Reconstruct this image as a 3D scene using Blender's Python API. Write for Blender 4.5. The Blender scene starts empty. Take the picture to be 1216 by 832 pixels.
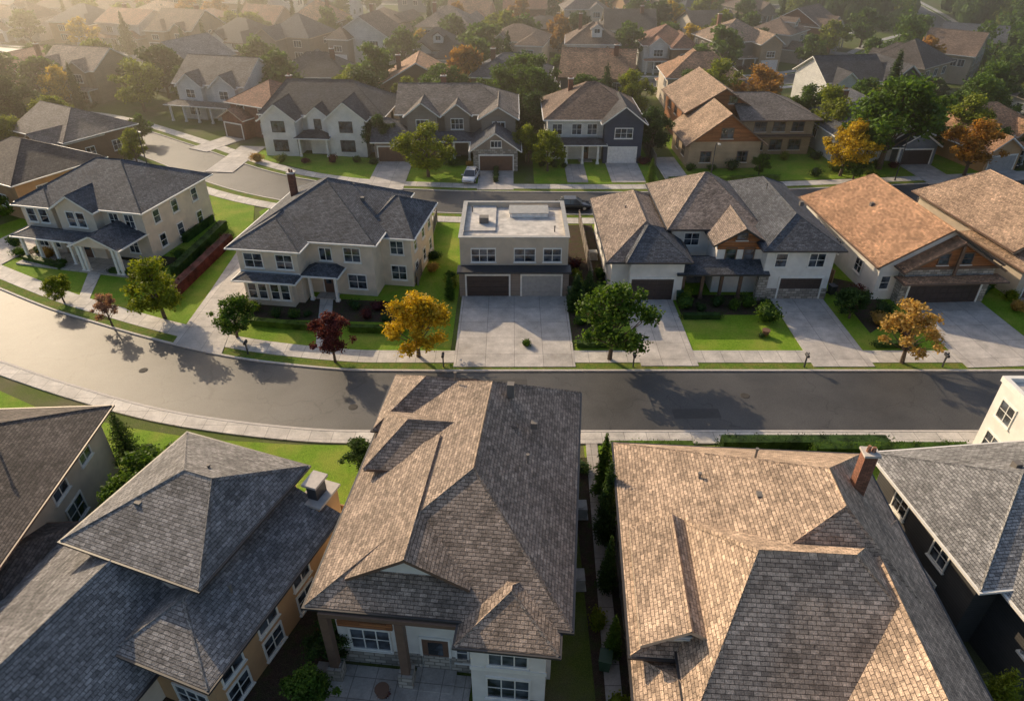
import bpy, math, random
import numpy as np
from mathutils import Vector
random.seed(7)
rng = np.random.default_rng(7)
scene = bpy.context.scene
COL = scene.collection

# ------------------------------------------------------------------ materials
def newmat(name):
    m = bpy.data.materials.new(name); m.use_nodes = True
    nt = m.node_tree; nt.nodes.clear()
    out = nt.nodes.new('ShaderNodeOutputMaterial')
    b = nt.nodes.new('ShaderNodeBsdfPrincipled')
    nt.links.new(b.outputs[0], out.inputs[0])
    return m, nt, b, out
def nd(nt, t, **kw):
    n = nt.nodes.new(t)
    for k, v in kw.items():
        if k in n.inputs: n.inputs[k].default_value = v
        else: setattr(n, k, v)
    return n
def c4(c, k=1.0): return (min(1, c[0]*k), min(1, c[1]*k), min(1, c[2]*k), 1)
def coords(nt, kind='UV'):
    return nt.nodes.new('ShaderNodeTexCoord').outputs[kind]
def noise(nt, vec, scale, detail=3, rough=.6):
    n = nd(nt, 'ShaderNodeTexNoise', Scale=scale, Detail=detail, Roughness=rough)
    nt.links.new(vec, n.inputs['Vector']); return n.outputs['Fac']
def ramp(nt, fac, a, b, ca, cb):
    r = nt.nodes.new('ShaderNodeValToRGB')
    r.color_ramp.elements[0].position = a; r.color_ramp.elements[0].color = ca
    r.color_ramp.elements[1].position = b; r.color_ramp.elements[1].color = cb
    nt.links.new(fac, r.inputs[0]); return r.outputs[0]
def mix(nt, a, b, fac, mode='MIX'):
    m = nt.nodes.new('ShaderNodeMix'); m.data_type = 'RGBA'; m.blend_type = mode
    if isinstance(fac, (int, float)): m.inputs[0].default_value = fac
    else: nt.links.new(fac, m.inputs[0])
    for s, v in ((6, a), (7, b)):
        if isinstance(v, tuple): m.inputs[s].default_value = v
        else: nt.links.new(v, m.inputs[s])
    return m.outputs[2]
def bump(nt, b, h, strength, dist):
    n = nd(nt, 'ShaderNodeBump', Strength=strength, Distance=dist)
    nt.links.new(h, n.inputs['Height']); nt.links.new(n.outputs[0], b.inputs['Normal'])
g = lambda v: (v, v, v, 1)

def shingle(name, c, row=.16, wid=.32):
    m, nt, b, o = newmat(name); uv = coords(nt)
    br = nd(nt, 'ShaderNodeTexBrick', Color1=c4(c, .70), Color2=c4(c, 1.30), Mortar=c4(c, .34), Scale=1.0)
    br.inputs['Mortar Size'].default_value = .014; br.inputs['Mortar Smooth'].default_value = .3
    br.inputs['Brick Width'].default_value = wid; br.inputs['Row Height'].default_value = row
    nt.links.new(uv, br.inputs['Vector'])
    col = br.outputs['Color']
    w = ramp(nt, noise(nt, uv, .4, 4, .7), .3, .7, g(.62), g(1.22))
    col = mix(nt, col, w, 1.0, 'MULTIPLY')
    s = ramp(nt, noise(nt, uv, 3.2, 4, .8), .3, .7, g(.62), g(1.38))
    col = mix(nt, col, s, 1.0, 'MULTIPLY')
    gr = ramp(nt, noise(nt, uv, 20, 2, .8), .25, .75, g(.52), g(1.5))
    col = mix(nt, col, gr, 1.0, 'MULTIPLY')
    nt.links.new(col, b.inputs['Base Color']); b.inputs['Roughness'].default_value = .82
    b.inputs['Specular IOR Level'].default_value = .35
    sep = nt.nodes.new('ShaderNodeSeparateXYZ'); nt.links.new(uv, sep.inputs[0])
    dv = nd(nt, 'ShaderNodeMath', operation='DIVIDE'); nt.links.new(sep.outputs[1], dv.inputs[0]); dv.inputs[1].default_value = row
    fr = nd(nt, 'ShaderNodeMath', operation='FRACT'); nt.links.new(dv.outputs[0], fr.inputs[0])
    ma = nd(nt, 'ShaderNodeMath', operation='MULTIPLY_ADD'); nt.links.new(fr.outputs[0], ma.inputs[0])
    ma.inputs[1].default_value = -.6; nt.links.new(noise(nt, uv, 9, 2, .8), ma.inputs[2])
    sb = nd(nt, 'ShaderNodeMath', operation='SUBTRACT'); nt.links.new(ma.outputs[0], sb.inputs[0]); nt.links.new(br.outputs['Fac'], sb.inputs[1])
    bump(nt, b, sb.outputs[0], .9, .06)
    return m
def wallmat(name, c, kind='stucco'):
    m, nt, b, o = newmat(name); uv = coords(nt)
    st = ramp(nt, noise(nt, uv, .7, 3), .3, .75, g(.8), g(1.06))
    b.inputs['Roughness'].default_value = .8
    if kind == 'stucco':
        col = mix(nt, c4(c), st, 1.0, 'MULTIPLY')
    else:
        P = dict(siding=(6.0, .18, .012, .5, .95, 1.03), brick=(.26, .09, .014, .5, .7, 1.25),
                 stone=(.55, .27, .03, .5, .6, 1.35), wood=(2.6, .16, .014, .35, .7, 1.25), fence=(.14, 4, .012, .3, .8, 1.2))[kind]
        br = nd(nt, 'ShaderNodeTexBrick', Color1=c4(c, P[4]), Color2=c4(c, P[5]), Mortar=c4(c, P[3]), Scale=1.0)
        br.inputs['Mortar Size'].default_value = P[2]; br.inputs['Brick Width'].default_value = P[0]; br.inputs['Row Height'].default_value = P[1]
        nt.links.new(uv, br.inputs['Vector'])
        col = mix(nt, br.outputs['Color'], st, 1.0, 'MULTIPLY')
        inv = nd(nt, 'ShaderNodeMath', operation='SUBTRACT'); inv.inputs[0].default_value = 1; nt.links.new(br.outputs['Fac'], inv.inputs[1])
        bump(nt, b, inv.outputs[0], .6, .03)
    nt.links.new(col, b.inputs['Base Color']); return m
def plain(name, c, rough=.5, metal=0, var=.12, scale=3):
    m, nt, b, o = newmat(name)
    col = mix(nt, c4(c), ramp(nt, noise(nt, coords(nt, 'Object'), scale, 2), .3, .7, g(1-var), g(1+var)), 1.0, 'MULTIPLY')
    nt.links.new(col, b.inputs['Base Color']); b.inputs['Roughness'].default_value = rough; b.inputs['Metallic'].default_value = metal
    return m
def glassmat(name, c):
    m, nt, b, o = newmat(name)
    n = noise(nt, coords(nt, 'UV'), .9, 2)
    nt.links.new(ramp(nt, n, .42, .62, c4(c, .5), c4(c, 3.0)), b.inputs['Base Color'])
    b.inputs['Roughness'].default_value = .07; b.inputs['Specular IOR Level'].default_value = .8
    return m
def leafmat(name, c, c2, trans=.45):
    m, nt, b, o = newmat(name)
    geo = nt.nodes.new('ShaderNodeNewGeometry')
    col = mix(nt, c4(c), c4(c2), geo.outputs['Random Per Island'])
    cl = ramp(nt, noise(nt, coords(nt, 'Object'), 1.1, 2), .32, .68, g(.5), g(1.35))
    col = mix(nt, col, cl, 1.0, 'MULTIPLY')
    nt.links.new(col, b.inputs['Base Color']); b.inputs['Roughness'].default_value = .6
    b.inputs['Specular IOR Level'].default_value = .25
    tr = nt.nodes.new('ShaderNodeBsdfTranslucent'); nt.links.new(mix(nt, col, (1.0, .95, .5, 1), 1.0, 'MULTIPLY'), tr.inputs[0])
    ms = nt.nodes.new('ShaderNodeMixShader'); ms.inputs[0].default_value = trans
    nt.links.new(b.outputs[0], ms.inputs[1]); nt.links.new(tr.outputs[0], ms.inputs[2]); nt.links.new(ms.outputs[0], o.inputs[0])
    return m

def asphalt():
    m, nt, b, o = newmat('asphalt'); v = coords(nt, 'Object')
    col = mix(nt, (.068, .066, .064, 1), ramp(nt, noise(nt, v, .16, 4, .65), .3, .7, g(.7), g(1.3)), 1.0, 'MULTIPLY')
    col = mix(nt, col, ramp(nt, noise(nt, v, 12, 2, .8), .3, .7, g(.72), g(1.32)), 1.0, 'MULTIPLY')
    vo = nd(nt, 'ShaderNodeTexVoronoi', feature='DISTANCE_TO_EDGE', Scale=.14)
    wv = nd(nt, 'ShaderNodeTexNoise', Scale=.6, Detail=3); nt.links.new(v, wv.inputs['Vector'])
    ad = nd(nt, 'ShaderNodeVectorMath', operation='MULTIPLY_ADD'); nt.links.new(wv.outputs['Color'], ad.inputs[0]); ad.inputs[1].default_value = (3, 3, 0); nt.links.new(v, ad.inputs[2])
    nt.links.new(ad.outputs[0], vo.inputs['Vector'])
    col = mix(nt, col, ramp(nt, vo.outputs['Distance'], .001, .006, g(.6), g(1)), 1.0, 'MULTIPLY')
    nt.links.new(col, b.inputs['Base Color'])
    b.inputs['Roughness'].default_value = .58; b.inputs['Specular IOR Level'].default_value = .5
    return m
def concrete(name, c, jx, jy):
    m, nt, b, o = newmat(name); v = coords(nt, 'Object')
    br = nd(nt, 'ShaderNodeTexBrick', Color1=c4(c, .9), Color2=c4(c, 1.08), Mortar=c4(c, .5), Scale=1.0)
    br.offset = 0; br.inputs['Mortar Size'].default_value = .022
    br.inputs['Brick Width'].default_value = jx; br.inputs['Row Height'].default_value = jy
    nt.links.new(v, br.inputs['Vector'])
    col = mix(nt, br.outputs['Color'], ramp(nt, noise(nt, v, .7, 4, .7), .28, .72, g(.66), g(1.15)), 1.0, 'MULTIPLY')
    col = mix(nt, col, ramp(nt, noise(nt, v, 8, 3, .8), .3, .7, g(.82), g(1.12)), 1.0, 'MULTIPLY')
    nt.links.new(col, b.inputs['Base Color']); b.inputs['Roughness'].default_value = .75
    return m
def grass(name, a, b2, c3, patch=.35):
    m, nt, b, o = newmat(name); v = coords(nt, 'Object')
    col = mix(nt, c4(a), c4(b2), ramp(nt, noise(nt, v, 5, 4, .8), .35, .65, g(0), g(1)))
    col = mix(nt, col, c4(c3), ramp(nt, noise(nt, v, patch, 4, .65), .44, .7, g(0), g(.85)))
    col = mix(nt, col, ramp(nt, noise(nt, v, 20, 2, .8), .3, .7, g(.55), g(1.45)), 1.0, 'MULTIPLY')
    nt.links.new(col, b.inputs['Base Color']); b.inputs['Roughness'].default_value = .9
    b.inputs['Specular IOR Level'].default_value = .15
    bump(nt, b, noise(nt, v, 15, 2, .8), .8, .08); return m

M = {}
M['asphalt'] = asphalt()
M['concrete'] = concrete('concrete_drive', (.54, .50, .46), 2.4, 2.6)
M['concrete_b'] = concrete('concrete_drive_b', (.45, .41, .37), 1.1, 1.1)
M['sidewalk'] = concrete('concrete_sidewalk', (.60, .56, .51), 1.6, 1.6)
M['kerb'] = plain('kerb_concrete', (.52, .48, .44), .8)
M['lawn'] = grass('lawn_grass', (.13, .24, .016), (.21, .34, .03), (.31, .33, .06))
M['verge'] = grass('verge_grass', (.09, .16, .02), (.15, .22, .03), (.23, .20, .06), 1.2)
M['ground'] = grass('ground_soil_grass', (.09, .13, .025), (.13, .165, .035), (.19, .155, .105), .16)
M['mulch'] = grass('mulch', (.06, .042, .03), (.095, .065, .048), (.06, .075, .025), 1.5)
M['trim'] = plain('white_trim', (.80, .78, .73), .5, 0, .06)
M['trim_dark'] = plain('dark_trim', (.045, .042, .042), .45)
M['trim_brown'] = plain('brown_trim', (.16, .10, .07), .5)
M['trim_tan'] = plain('tan_trim', (.48, .40, .31), .5)
M['glass'] = glassmat('window_glass', (.035, .042, .052))
M['gd_dark'] = plain('garage_door_dark', (.07, .05, .043), .45)
M['gd_brown'] = plain('garage_door_brown', (.16, .09, .06), .5)
M['gd_grey'] = plain('garage_door_grey', (.40, .385, .37), .5)
M['gd_white'] = plain('garage_door_white', (.76, .74, .71), .5)
M['metal'] = plain('galvanised_metal', (.34, .34, .33), .6, .2)
M['metal_vent'] = plain('vent_metal', (.17, .155, .14), .7, .1)
M['metal_dark'] = plain('dark_metal', (.06, .06, .065), .55, .2)
M['gravel'] = plain('roof_membrane', (.55, .52, .48), .8, 0, .25, 1.2)
M['bark'] = plain('bark', (.12, .085, .06), .9, 0, .3, 6)
M['rubber'] = plain('tyre_rubber', (.02, .02, .02), .8)
for n, c in dict(slate=(.118, .125, .142), charcoal=(.095, .093, .098), brown=(.27, .185, .135), tan=(.50, .345, .235),
                 taupe=(.36, .28, .225), red=(.36, .18, .115), grey=(.29, .285, .28), greybrown=(.225, .195, .175),
                 orange=(.54, .31, .18), darkbrown=(.13, .108, .095)).items():
    M['r_'+n] = shingle('roof_shingle_'+n, c)
M['r_big_tan'] = shingle('roof_shingle_big_tan', (.50, .37, .27), .18, .36)
M['r_big_taupe'] = shingle('roof_shingle_big_taupe', (.355, .275, .215), .18, .36)
M['r_big_grey'] = shingle('roof_shingle_big_grey', (.25, .24, .235), .18, .36)
for n, c, k in (('white', (.80, .77, .72), 'stucco'), ('cream', (.74, .63, .50), 'stucco'), ('beige', (.60, .50, .39), 'stucco'),
                ('ochre', (.54, .33, .17), 'stucco'), ('taupe', (.34, .275, .225), 'siding'), ('grey', (.34, .335, .33), 'siding'),
                ('whiteside', (.78, .76, .71), 'siding'), ('navy', (.06, .075, .115), 'siding'), ('dark', (.08, .077, .076), 'siding'),
                ('brick', (.32, .14, .085), 'brick'), ('stone', (.40, .36, .31), 'stone'), ('wood', (.40, .16, .06), 'wood'),
                ('brownside', (.30, .185, .115), 'siding'), ('bluegrey', (.25, .28, .32), 'siding'), ('tanside', (.49, .36, .23), 'siding'),
                ('fence', (.38, .21, .10), 'fence'), ('fence_grey', (.26, .22, .18), 'fence')):
    M['w_'+n] = wallmat('wall_'+n, c, k)
LEAF = {
 'green': leafmat('foliage_green', (.065, .13, .02), (.13, .22, .03)),
 'dark': leafmat('foliage_dark', (.034, .075, .018), (.075, .13, .028), .35),
 'lime': leafmat('foliage_lime', (.17, .22, .02), (.29, .33, .03)),
 'yellow': leafmat('foliage_yellow', (.50, .35, .025), (.66, .46, .035)),
 'gold': leafmat('foliage_gold', (.48, .30, .08), (.62, .42, .14)),
 'orange': leafmat('foliage_orange', (.38, .18, .035), (.50, .28, .06)),
 'purple': leafmat('foliage_purple', (.10, .028, .03), (.18, .05, .042), .35),
 'pink': leafmat('foliage_pink', (.38, .20, .15), (.46, .29, .22)),
}

# ------------------------------------------------------------------ mesh building
class MB:
    def __init__(s): s.v = []; s.f = []
    def poly(s, pts):
        i = len(s.v); s.v += [tuple(p) for p in pts]; s.f.append(tuple(range(i, i+len(pts))))
    def box(s, x0, x1, y0, y1, z0, z1):
        if x0 > x1: x0, x1 = x1, x0
        if y0 > y1: y0, y1 = y1, y0
        i = len(s.v)
        s.v += [(x0,y0,z0),(x1,y0,z0),(x1,y1,z0),(x0,y1,z0),(x0,y0,z1),(x1,y0,z1),(x1,y1,z1),(x0,y1,z1)]
        for q in ((0,3,2,1),(4,5,6,7),(0,1,5,4),(1,2,6,5),(2,3,7,6),(3,0,4,7)): s.f.append(tuple(i+k for k in q))
    def tube(s, pts, rad, n=8, cap=True):
        i0 = len(s.v); m = len(pts)
        for k in range(m):
            p = Vector(pts[k]); a = Vector(pts[max(0, k-1)]); b = Vector(pts[min(m-1, k+1)])
            d = (b-a).normalized(); u = d.orthogonal().normalized(); w = d.cross(u)
            for j in range(n):
                t = 2*math.pi*j/n; q = p + rad[k]*(math.cos(t)*u + math.sin(t)*w); s.v.append(tuple(q))
        for k in range(m-1):
            for j in range(n):
                s.f.append((i0+k*n+j, i0+k*n+(j+1) % n, i0+(k+1)*n+(j+1) % n, i0+(k+1)*n+j))
        if cap:
            s.f.append(tuple(i0+j for j in reversed(range(n)))); s.f.append(tuple(i0+(m-1)*n+j for j in range(n)))
    def mesh(s, name, mat, uv=True):
        me = bpy.data.meshes.new(name); me.from_pydata(s.v, [], s.f); me.update()
        if mat: me.materials.append(mat)
        if uv:
            L = me.uv_layers.new(name='UVMap').data
            for p in me.polygons:
                n = p.normal
                h = math.hypot(n.x, n.y)
                if h < .03: t = (1, 0, 0); b = (0, 1, 0)
                else:
                    t = (-n.y/h, n.x/h, 0); b = (-n.z*t[1], n.z*t[0], n.x*t[1]-n.y*t[0])
                for li in p.loop_indices:
                    c = me.vertices[me.loops[li].vertex_index].co
                    L[li].uv = (c.x*t[0]+c.y*t[1]+31.3, c.x*b[0]+c.y*b[1]+c.z*b[2]+17.7)
        return me
def addobj(name, me, loc=(0, 0, 0), rz=0, sc=None, parent=None):
    o = bpy.data.objects.new(name, me); COL.objects.link(o)
    o.location = loc; o.rotation_euler = (0, 0, rz)
    if sc: o.scale = sc
    if parent: o.parent = parent
    return o

HOUSES = []
class House:
    def __init__(s, name, x, y, rot, mats):
        s.name = name; s.x = x; s.y = y; s.rot = math.radians(rot); s.P = {}
        s.mats = dict(walls='w_white', walls2='w_taupe', roof='r_slate', fascia='trim', frame='trim', gutter='trim', glass='glass', sill='trim',
                      garage_door='gd_dark', door='gd_brown', stone='w_stone', wood='w_wood', columns='trim', chimney='w_brick', vents='metal_vent',
                      belt='trim', deck='gravel', roof2='r_tan', steps='concrete_b', cap='kerb', awning='metal_dark', parapet_cap='metal', pale='gd_white', chimney_pot='r_red')
        s.mats.update(mats)
    def W(s, lx, ly):
        c, n = math.cos(s.rot), math.sin(s.rot); return (s.x+c*lx-n*ly, s.y+n*lx+c*ly)
    def p(s, part):
        if part not in s.P: s.P[part] = MB()
        return s.P[part]
    def box(s, part, *a): s.p(part).box(*a)
    def roof(s, x0, x1, y0, y1, zw, slope=.5, ov=.5, axis='y', i0=None, i1=None, off=0, part='roof', t=.2, gpart='walls', gut=True, caps=True, gwall=True):
        if axis == 'y': a0, a1, b0, b1 = x0, x1, y0, y1; T = lambda a, b, z: (a, b, z)
        else: a0, a1, b0, b1 = y0, y1, x0, x1; T = lambda a, b, z: (b, a, z)
        hw = (a1-a0)/2; ar = (a0+a1)/2+off
        A0, A1, B0, B1 = a0-ov, a1+ov, b0-ov, b1+ov
        ze = zw+t-ov*slope; zr = ze+(hw+ov)*slope
        if i0 is None: i0 = hw+ov
        if i1 is None: i1 = hw+ov
        L = (B1-B0)
        if i0+i1 > L-.3:
            k = (L-.3)/(i0+i1); i0 *= k; i1 *= k
        R0 = (ar, B0+i0, zr); R1 = (ar, B1-i1, zr)
        tops = [[(A0, B0, ze), (A0, B1, ze), R1, R0], [(A1, B0, ze), (A1, B1, ze), R1, R0]]
        if i0 > 0: tops.append([(A0, B0, ze), (A1, B0, ze), R0])
        if i1 > 0: tops.append([(A0, B1, ze), (A1, B1, ze), R1])
        R = s.p(part); F = s.p('fascia')
        for tp in tops:
            q = [Vector(T(*p)) for p in tp]
            n = (q[1]-q[0]).cross(q[2]-q[0])
            if n.z < 0: q = q[::-1]
            R.poly(q)
            F.poly([v-Vector((0, 0, t)) for v in reversed(q)])
        rims = [((A0, B0, ze), (A0, B1, ze)), ((A1, B0, ze), (A1, B1, ze))]
        for ii, Bx, RR in ((i0, B0, R0), (i1, B1, R1)):
            if ii > 0: rims.append(((A0, Bx, ze), (A1, Bx, ze)))
            else: rims += [((A0, Bx, ze), RR), (RR, (A1, Bx, ze))]
        for p, q in rims:
            p = Vector(T(*p)); q = Vector(T(*q)); d = Vector((0, 0, t))
            F.poly([p, q, q-d, p-d])
        if gwall:
            G = s.p(gpart)
            for ii, bb in ((i0, b0), (i1, b1)):
                if ii == 0:
                    G.poly([T(a0, bb, zw), T(a1, bb, zw), T(ar, bb, zr-t-.01)])
        if caps:
            ed = [(R0, R1)]
            if i0 > 0: ed += [((A0, B0, ze), R0), ((A1, B0, ze), R0)]
            if i1 > 0: ed += [((A0, B1, ze), R1), ((A1, B1, ze), R1)]
            for p, q in ed:
                p = Vector(T(*p)); q = Vector(T(*q)); d = q-p
                if d.length < .2: continue
                h = Vector((-d.y, d.x, 0)).normalized()*.14; dn = Vector((0, 0, -.14*slope-.01)); up = Vector((0, 0, .045))
                R.poly([p+h+dn, q+h+dn, q+up, p+up]); R.poly([p+up, q+up, q-h+dn, p-h+dn])
                R.poly([p+h+dn, p+up, p-h+dn])
        if gut:
            G = s.p('gutter'); zt = ze-.02; e = .004; w = .11
            def gb(a, b_, c, d):
                if axis == 'y': G.box(a, b_, c, d, zt-.12, zt)
                else: G.box(c, d, a, b_, zt-.12, zt)
            gb(A0-w, A0-e, B0, B1); gb(A1+e, A1+w, B0, B1)
            if i0 > 0: gb(A0-w, A1+w, B0-w, B0-e)
            if i1 > 0: gb(A0-w, A1+w, B1+e, B1+w)
        return zr
    def block(s, x0, x1, y0, y1, zw, z0=-.1, wpart='walls', **kw):
        s.box(wpart, x0, x1, y0, y1, z0, zw)
        kw.setdefault('gpart', wpart)
        return s.roof(x0, x1, y0, y1, zw, **kw)
    def fb(s, part, face, pl, u0, u1, d0, d1, z0, z1):
        if face == 'f': s.box(part, u0, u1, pl-d1, pl-d0, z0, z1)
        elif face == 'b': s.box(part, u0, u1, pl+d0, pl+d1, z0, z1)
        elif face == 'l': s.box(part, pl-d1, pl-d0, u0, u1, z0, z1)
        else: s.box(part, pl+d0, pl+d1, u0, u1, z0, z1)
    def win(s, face, pl, a, z, w, h, nx=2, ny=1, fr='frame', sill=True, simple=False):
        f = .09; u0, u1 = a-w/2, a+w/2
        s.fb('glass', face, pl, u0, u1, -.02, .012, z, z+h)
        s.fb(fr, face, pl, u0-f, u0, -.02, .07, z, z+h); s.fb(fr, face, pl, u1, u1+f, -.02, .07, z, z+h)
        s.fb(fr, face, pl, u0-f, u1+f, -.02, .073, z+h, z+h+f+.03); s.fb(fr, face, pl, u0-f, u1+f, -.02, .073, z-f, z)
        for k in range(1, nx):
            c = u0+w*k/nx; s.fb(fr, face, pl, c-.03, c+.03, -.01, .04, z, z+h)
        if not simple:
            for k in range(1, ny+1):
                c = z+h*k/(ny+1) if ny > 0 else 0
                s.fb(fr, face, pl, u0, u1, -.01, .035, c-.022, c+.022)
            if sill: s.fb('sill', face, pl, u0-f-.06, u1+f+.06, -.02, .14, z-f-.07, z-f-.003)
    def garage(s, face, pl, a, w, h=2.25, part='garage_door', fr='frame'):
        u0, u1 = a-w/2, a+w/2
        s.fb(part, face, pl, u0, u1, -.02, .02, 0, h)
        nr = 4; nc = max(3, int(w/.75)); gp = .035
        for r in range(nr):
            for c in range(nc):
                s.fb(part, face, pl, u0+w*c/nc+gp, u0+w*(c+1)/nc-gp, .018, .05, h*r/nr+gp, h*(r+1)/nr-gp)
        s.fb(fr, face, pl, u0-.16, u0, -.02, .1, 0, h); s.fb(fr, face, pl, u1, u1+.16, -.02, .1, 0, h)
        s.fb(fr, face, pl, u0-.16, u1+.16, -.02, .104, h, h+.2)
    def door(s, face, pl, a, w=.95, h=2.1, z=.15):
        s.fb('door', face, pl, a-w/2, a+w/2, -.02, .03, z, z+h)
        s.fb('frame', face, pl, a-w/2-.12, a-w/2, -.02, .08, z, z+h); s.fb('frame', face, pl, a+w/2, a+w/2+.12, -.02, .08, z, z+h)
        s.fb('frame', face, pl, a-w/2-.12, a+w/2+.12, -.02, .083, z+h, z+h+.14)
        s.fb('glass', face, pl, a-w*.28, a+w*.28, .02, .04, z+h*.45, z+h*.88)
        s.fb('steps', face, pl, a-1, a+1, .1, 1.3, -.02, .15)
    def column(s, x, y, z1, w=.24, part='columns'):
        s.box(part, x-w/2, x+w/2, y-w/2, y+w/2, .3, z1-.12)
        s.box(part, x-w*.75, x+w*.75, y-w*.75, y+w*.75, 0, .3); s.box(part, x-w*.7, x+w*.7, y-w*.7, y+w*.7, z1-.12, z1)
    def chim(s, x, y, z0, z1, w=.8, d=.6, part='chimney'):
        s.box(part, x-w/2, x+w/2, y-d/2, y+d/2, z0, z1)
        s.box('cap', x-w/2-.08, x+w/2+.08, y-d/2-.08, y+d/2+.08, z1, z1+.12)
        s.p('chimney_pot').tube([(x-w*.2, y, z1+.12), (x-w*.2, y, z1+.45)], [.11, .09], 8)
        s.p('chimney_pot').tube([(x+w*.2, y, z1+.12), (x+w*.2, y, z1+.38)], [.11, .09], 8)
    def vent(s, x, y, z):
        s.p('vents').tube([(x, y, z-.3), (x, y, z+.25)], [.06, .06], 8); s.p('vents').tube([(x, y, z+.22), (x, y, z+.3)], [.1, .1], 8)
    def boxvent(s, x, y, z):
        s.box('vents', x-.18, x+.18, y-.18, y+.18, z-.3, z+.1)
    def drive(s, x0, x1, y0, length, mat='concrete', top=.125):
        b = MB(); b.box(x0, x1, y0-length, y0, 0, top)
        addobj('driveway', b.mesh('driveway', M[mat], False), (s.x, s.y, 0), s.rot)
    def finish(s, r=8, cy=6):
        e = bpy.data.objects.new(s.name, None); COL.objects.link(e); e.empty_display_size = 1
        e.location = (s.x, s.y, 0); e.rotation_euler = (0, 0, s.rot)
        for k, b in s.P.items():
            addobj(k, b.mesh(k, M[s.mats[k]]), parent=e)
        wx, wy = s.W(0, cy); HOUSES.append((wx, wy, r))
        return e

# ------------------------------------------------------------------ foliage
def leaves_mesh(name, cents, rads, n, size, mat, core=None, aspect=.62, shell=.45):
    cents = np.array(cents, float); rads = np.array(rads, float)
    if rads.ndim == 1: rads = np.stack([rads]*3, 1)
    vol = np.prod(rads, 1)**(2/3); pr = vol/vol.sum()
    k = rng.choice(len(cents), n, p=pr)
    d = rng.normal(size=(n, 3)); d /= np.linalg.norm(d, axis=1)[:, None]
    r = rng.uniform(0, 1, n)**shell
    r *= 1+.18*rng.normal(size=n)
    P = cents[k]+d*rads[k]*r[:, None]
    P[:, 2] = np.maximum(P[:, 2], .03)
    u = rng.normal(size=(n, 3)); u /= np.linalg.norm(u, axis=1)[:, None]
    w = np.cross(u, d*.7+rng.normal(size=(n, 3))*.6); w /= np.linalg.norm(w, axis=1)[:, None]+1e-9
    s = size*rng.uniform(.6, 1.35, n)[:, None]
    V = np.stack([P-u*s, P+w*s*aspect, P+u*s, P-w*s*aspect], 1).reshape(-1, 3)
    F = np.arange(4*n).reshape(-1, 4)
    verts = V.tolist(); faces = F.tolist()
    if core:
        i = len(verts); verts += [tuple(v) for v in core.v]; faces += [[i+q for q in f] for f in core.f]
    me = bpy.data.meshes.new(name); me.from_pydata(verts, [], faces); me.update()
    if mat: me.materials.append(mat)
    return me
def blob(rx, ry, rz, cz, b=None, seed=0, n=10, m=7, cx=0, cy=0):
    b = b or MB(); r_ = random.Random(seed); i = len(b.v)
    for a in range(m+1):
        ph = math.pi*a/m
        for c in range(n):
            th = 2*math.pi*c/n; k = r_.uniform(.75, 1.0)
            b.v.append((cx+rx*k*math.sin(ph)*math.cos(th), cy+ry*k*math.sin(ph)*math.sin(th), cz+rz*k*math.cos(ph)))
    for a in range(m):
        for c in range(n):
            b.f.append((i+a*n+c, i+a*n+(c+1) % n, i+(a+1)*n+(c+1) % n, i+(a+1)*n+c))
    return b
TREEV = {}
def broad_variant(seed, sparse=False, lod=False):
    key = (seed, sparse, lod)
    if key in TREEV: return TREEV[key]
    r_ = random.Random(seed*13+5)
    tb = MB(); H = 6.0
    lean = (r_.uniform(-.25, .25), r_.uniform(-.25, .25))
    tb.tube([(0, 0, -.1), (lean[0]*.3, lean[1]*.3, 1.3), (lean[0]*.8, lean[1]*.8, 2.6), (lean[0], lean[1], 4.6)], [.17, .12, .085, .03], 7)
    cents = []; rads = []
    nc = 24 if not sparse else 15
    for i in range(nc):
        h = r_.uniform(0, 1); z = 1.75+3.6*h
        R = 2.15*math.sin(math.pi*(.18+.75*h))*r_.uniform(.45, 1.15)
        a = i*2.399+r_.uniform(-.4, .4)
        c = (lean[0]+R*math.cos(a), lean[1]+R*math.sin(a), z); cents.append(c)
        rads.append(r_.uniform(.38, .88) if not sparse else r_.uniform(.35, .65))
        zb = max(1.2, z-1.3-.4*R); tb.tube([(lean[0]*.5, lean[1]*.5, zb), ((c[0]+lean[0])*.55, (c[1]+lean[1])*.55, (zb+z)/2+.1), c], [.055, .035, .012], 5, False)
    cents.append((lean[0], lean[1], 5.1)); rads.append(.75)
    cents.append((lean[0], lean[1], 3.8)); rads.append(1.2)
    n, sz = (6400, .125) if not sparse else (2600, .13)
    if lod: n, sz = 1700, .25
    crown = leaves_mesh('crown', cents, [(r, r, r*.8) for r in rads], n, sz, None)
    TREEV[key] = (tb.mesh('trunk', M['bark']), crown); return TREEV[key]
def cone_variant(seed, slim=True, lod=False):
    key = ('c', seed, slim, lod)
    if key in TREEV: return TREEV[key]
    r_ = random.Random(seed); tb = MB(); tb.tube([(0, 0, -.1), (0, 0, 3), (0, 0, 5.6)], [.14, .09, .02], 7)
    cents = []; rads = []
    for i in range(34):
        h = i/33; z = .5+5.2*h; R = (.72 if slim else 1.5)*(1-h)**.75*(.75 if i > 0 else .6)+.05
        a = i*2.399; k = R*r_.uniform(.3, .85)
        cents.append((k*math.cos(a), k*math.sin(a), z)); rads.append((R*.75+.08, R*.75+.08, .5))
        tb.tube([(0, 0, max(.2, z-.2)), (k*1.3*math.cos(a), k*1.3*math.sin(a), z)], [.03, .01], 4, False)
    crown = leaves_mesh('crown', cents, rads, 1500 if lod else 5200, .2 if lod else .1, None, aspect=.4)
    TREEV[key] = (tb.mesh('trunk', M['bark']), crown); return TREEV[key]
MATC = {}
def withmat(me, key, mat):
    k = (me.name, key)
    if k not in MATC:
        c = me.copy(); c.materials.clear(); c.materials.append(mat); MATC[k] = c
    return MATC[k]
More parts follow.
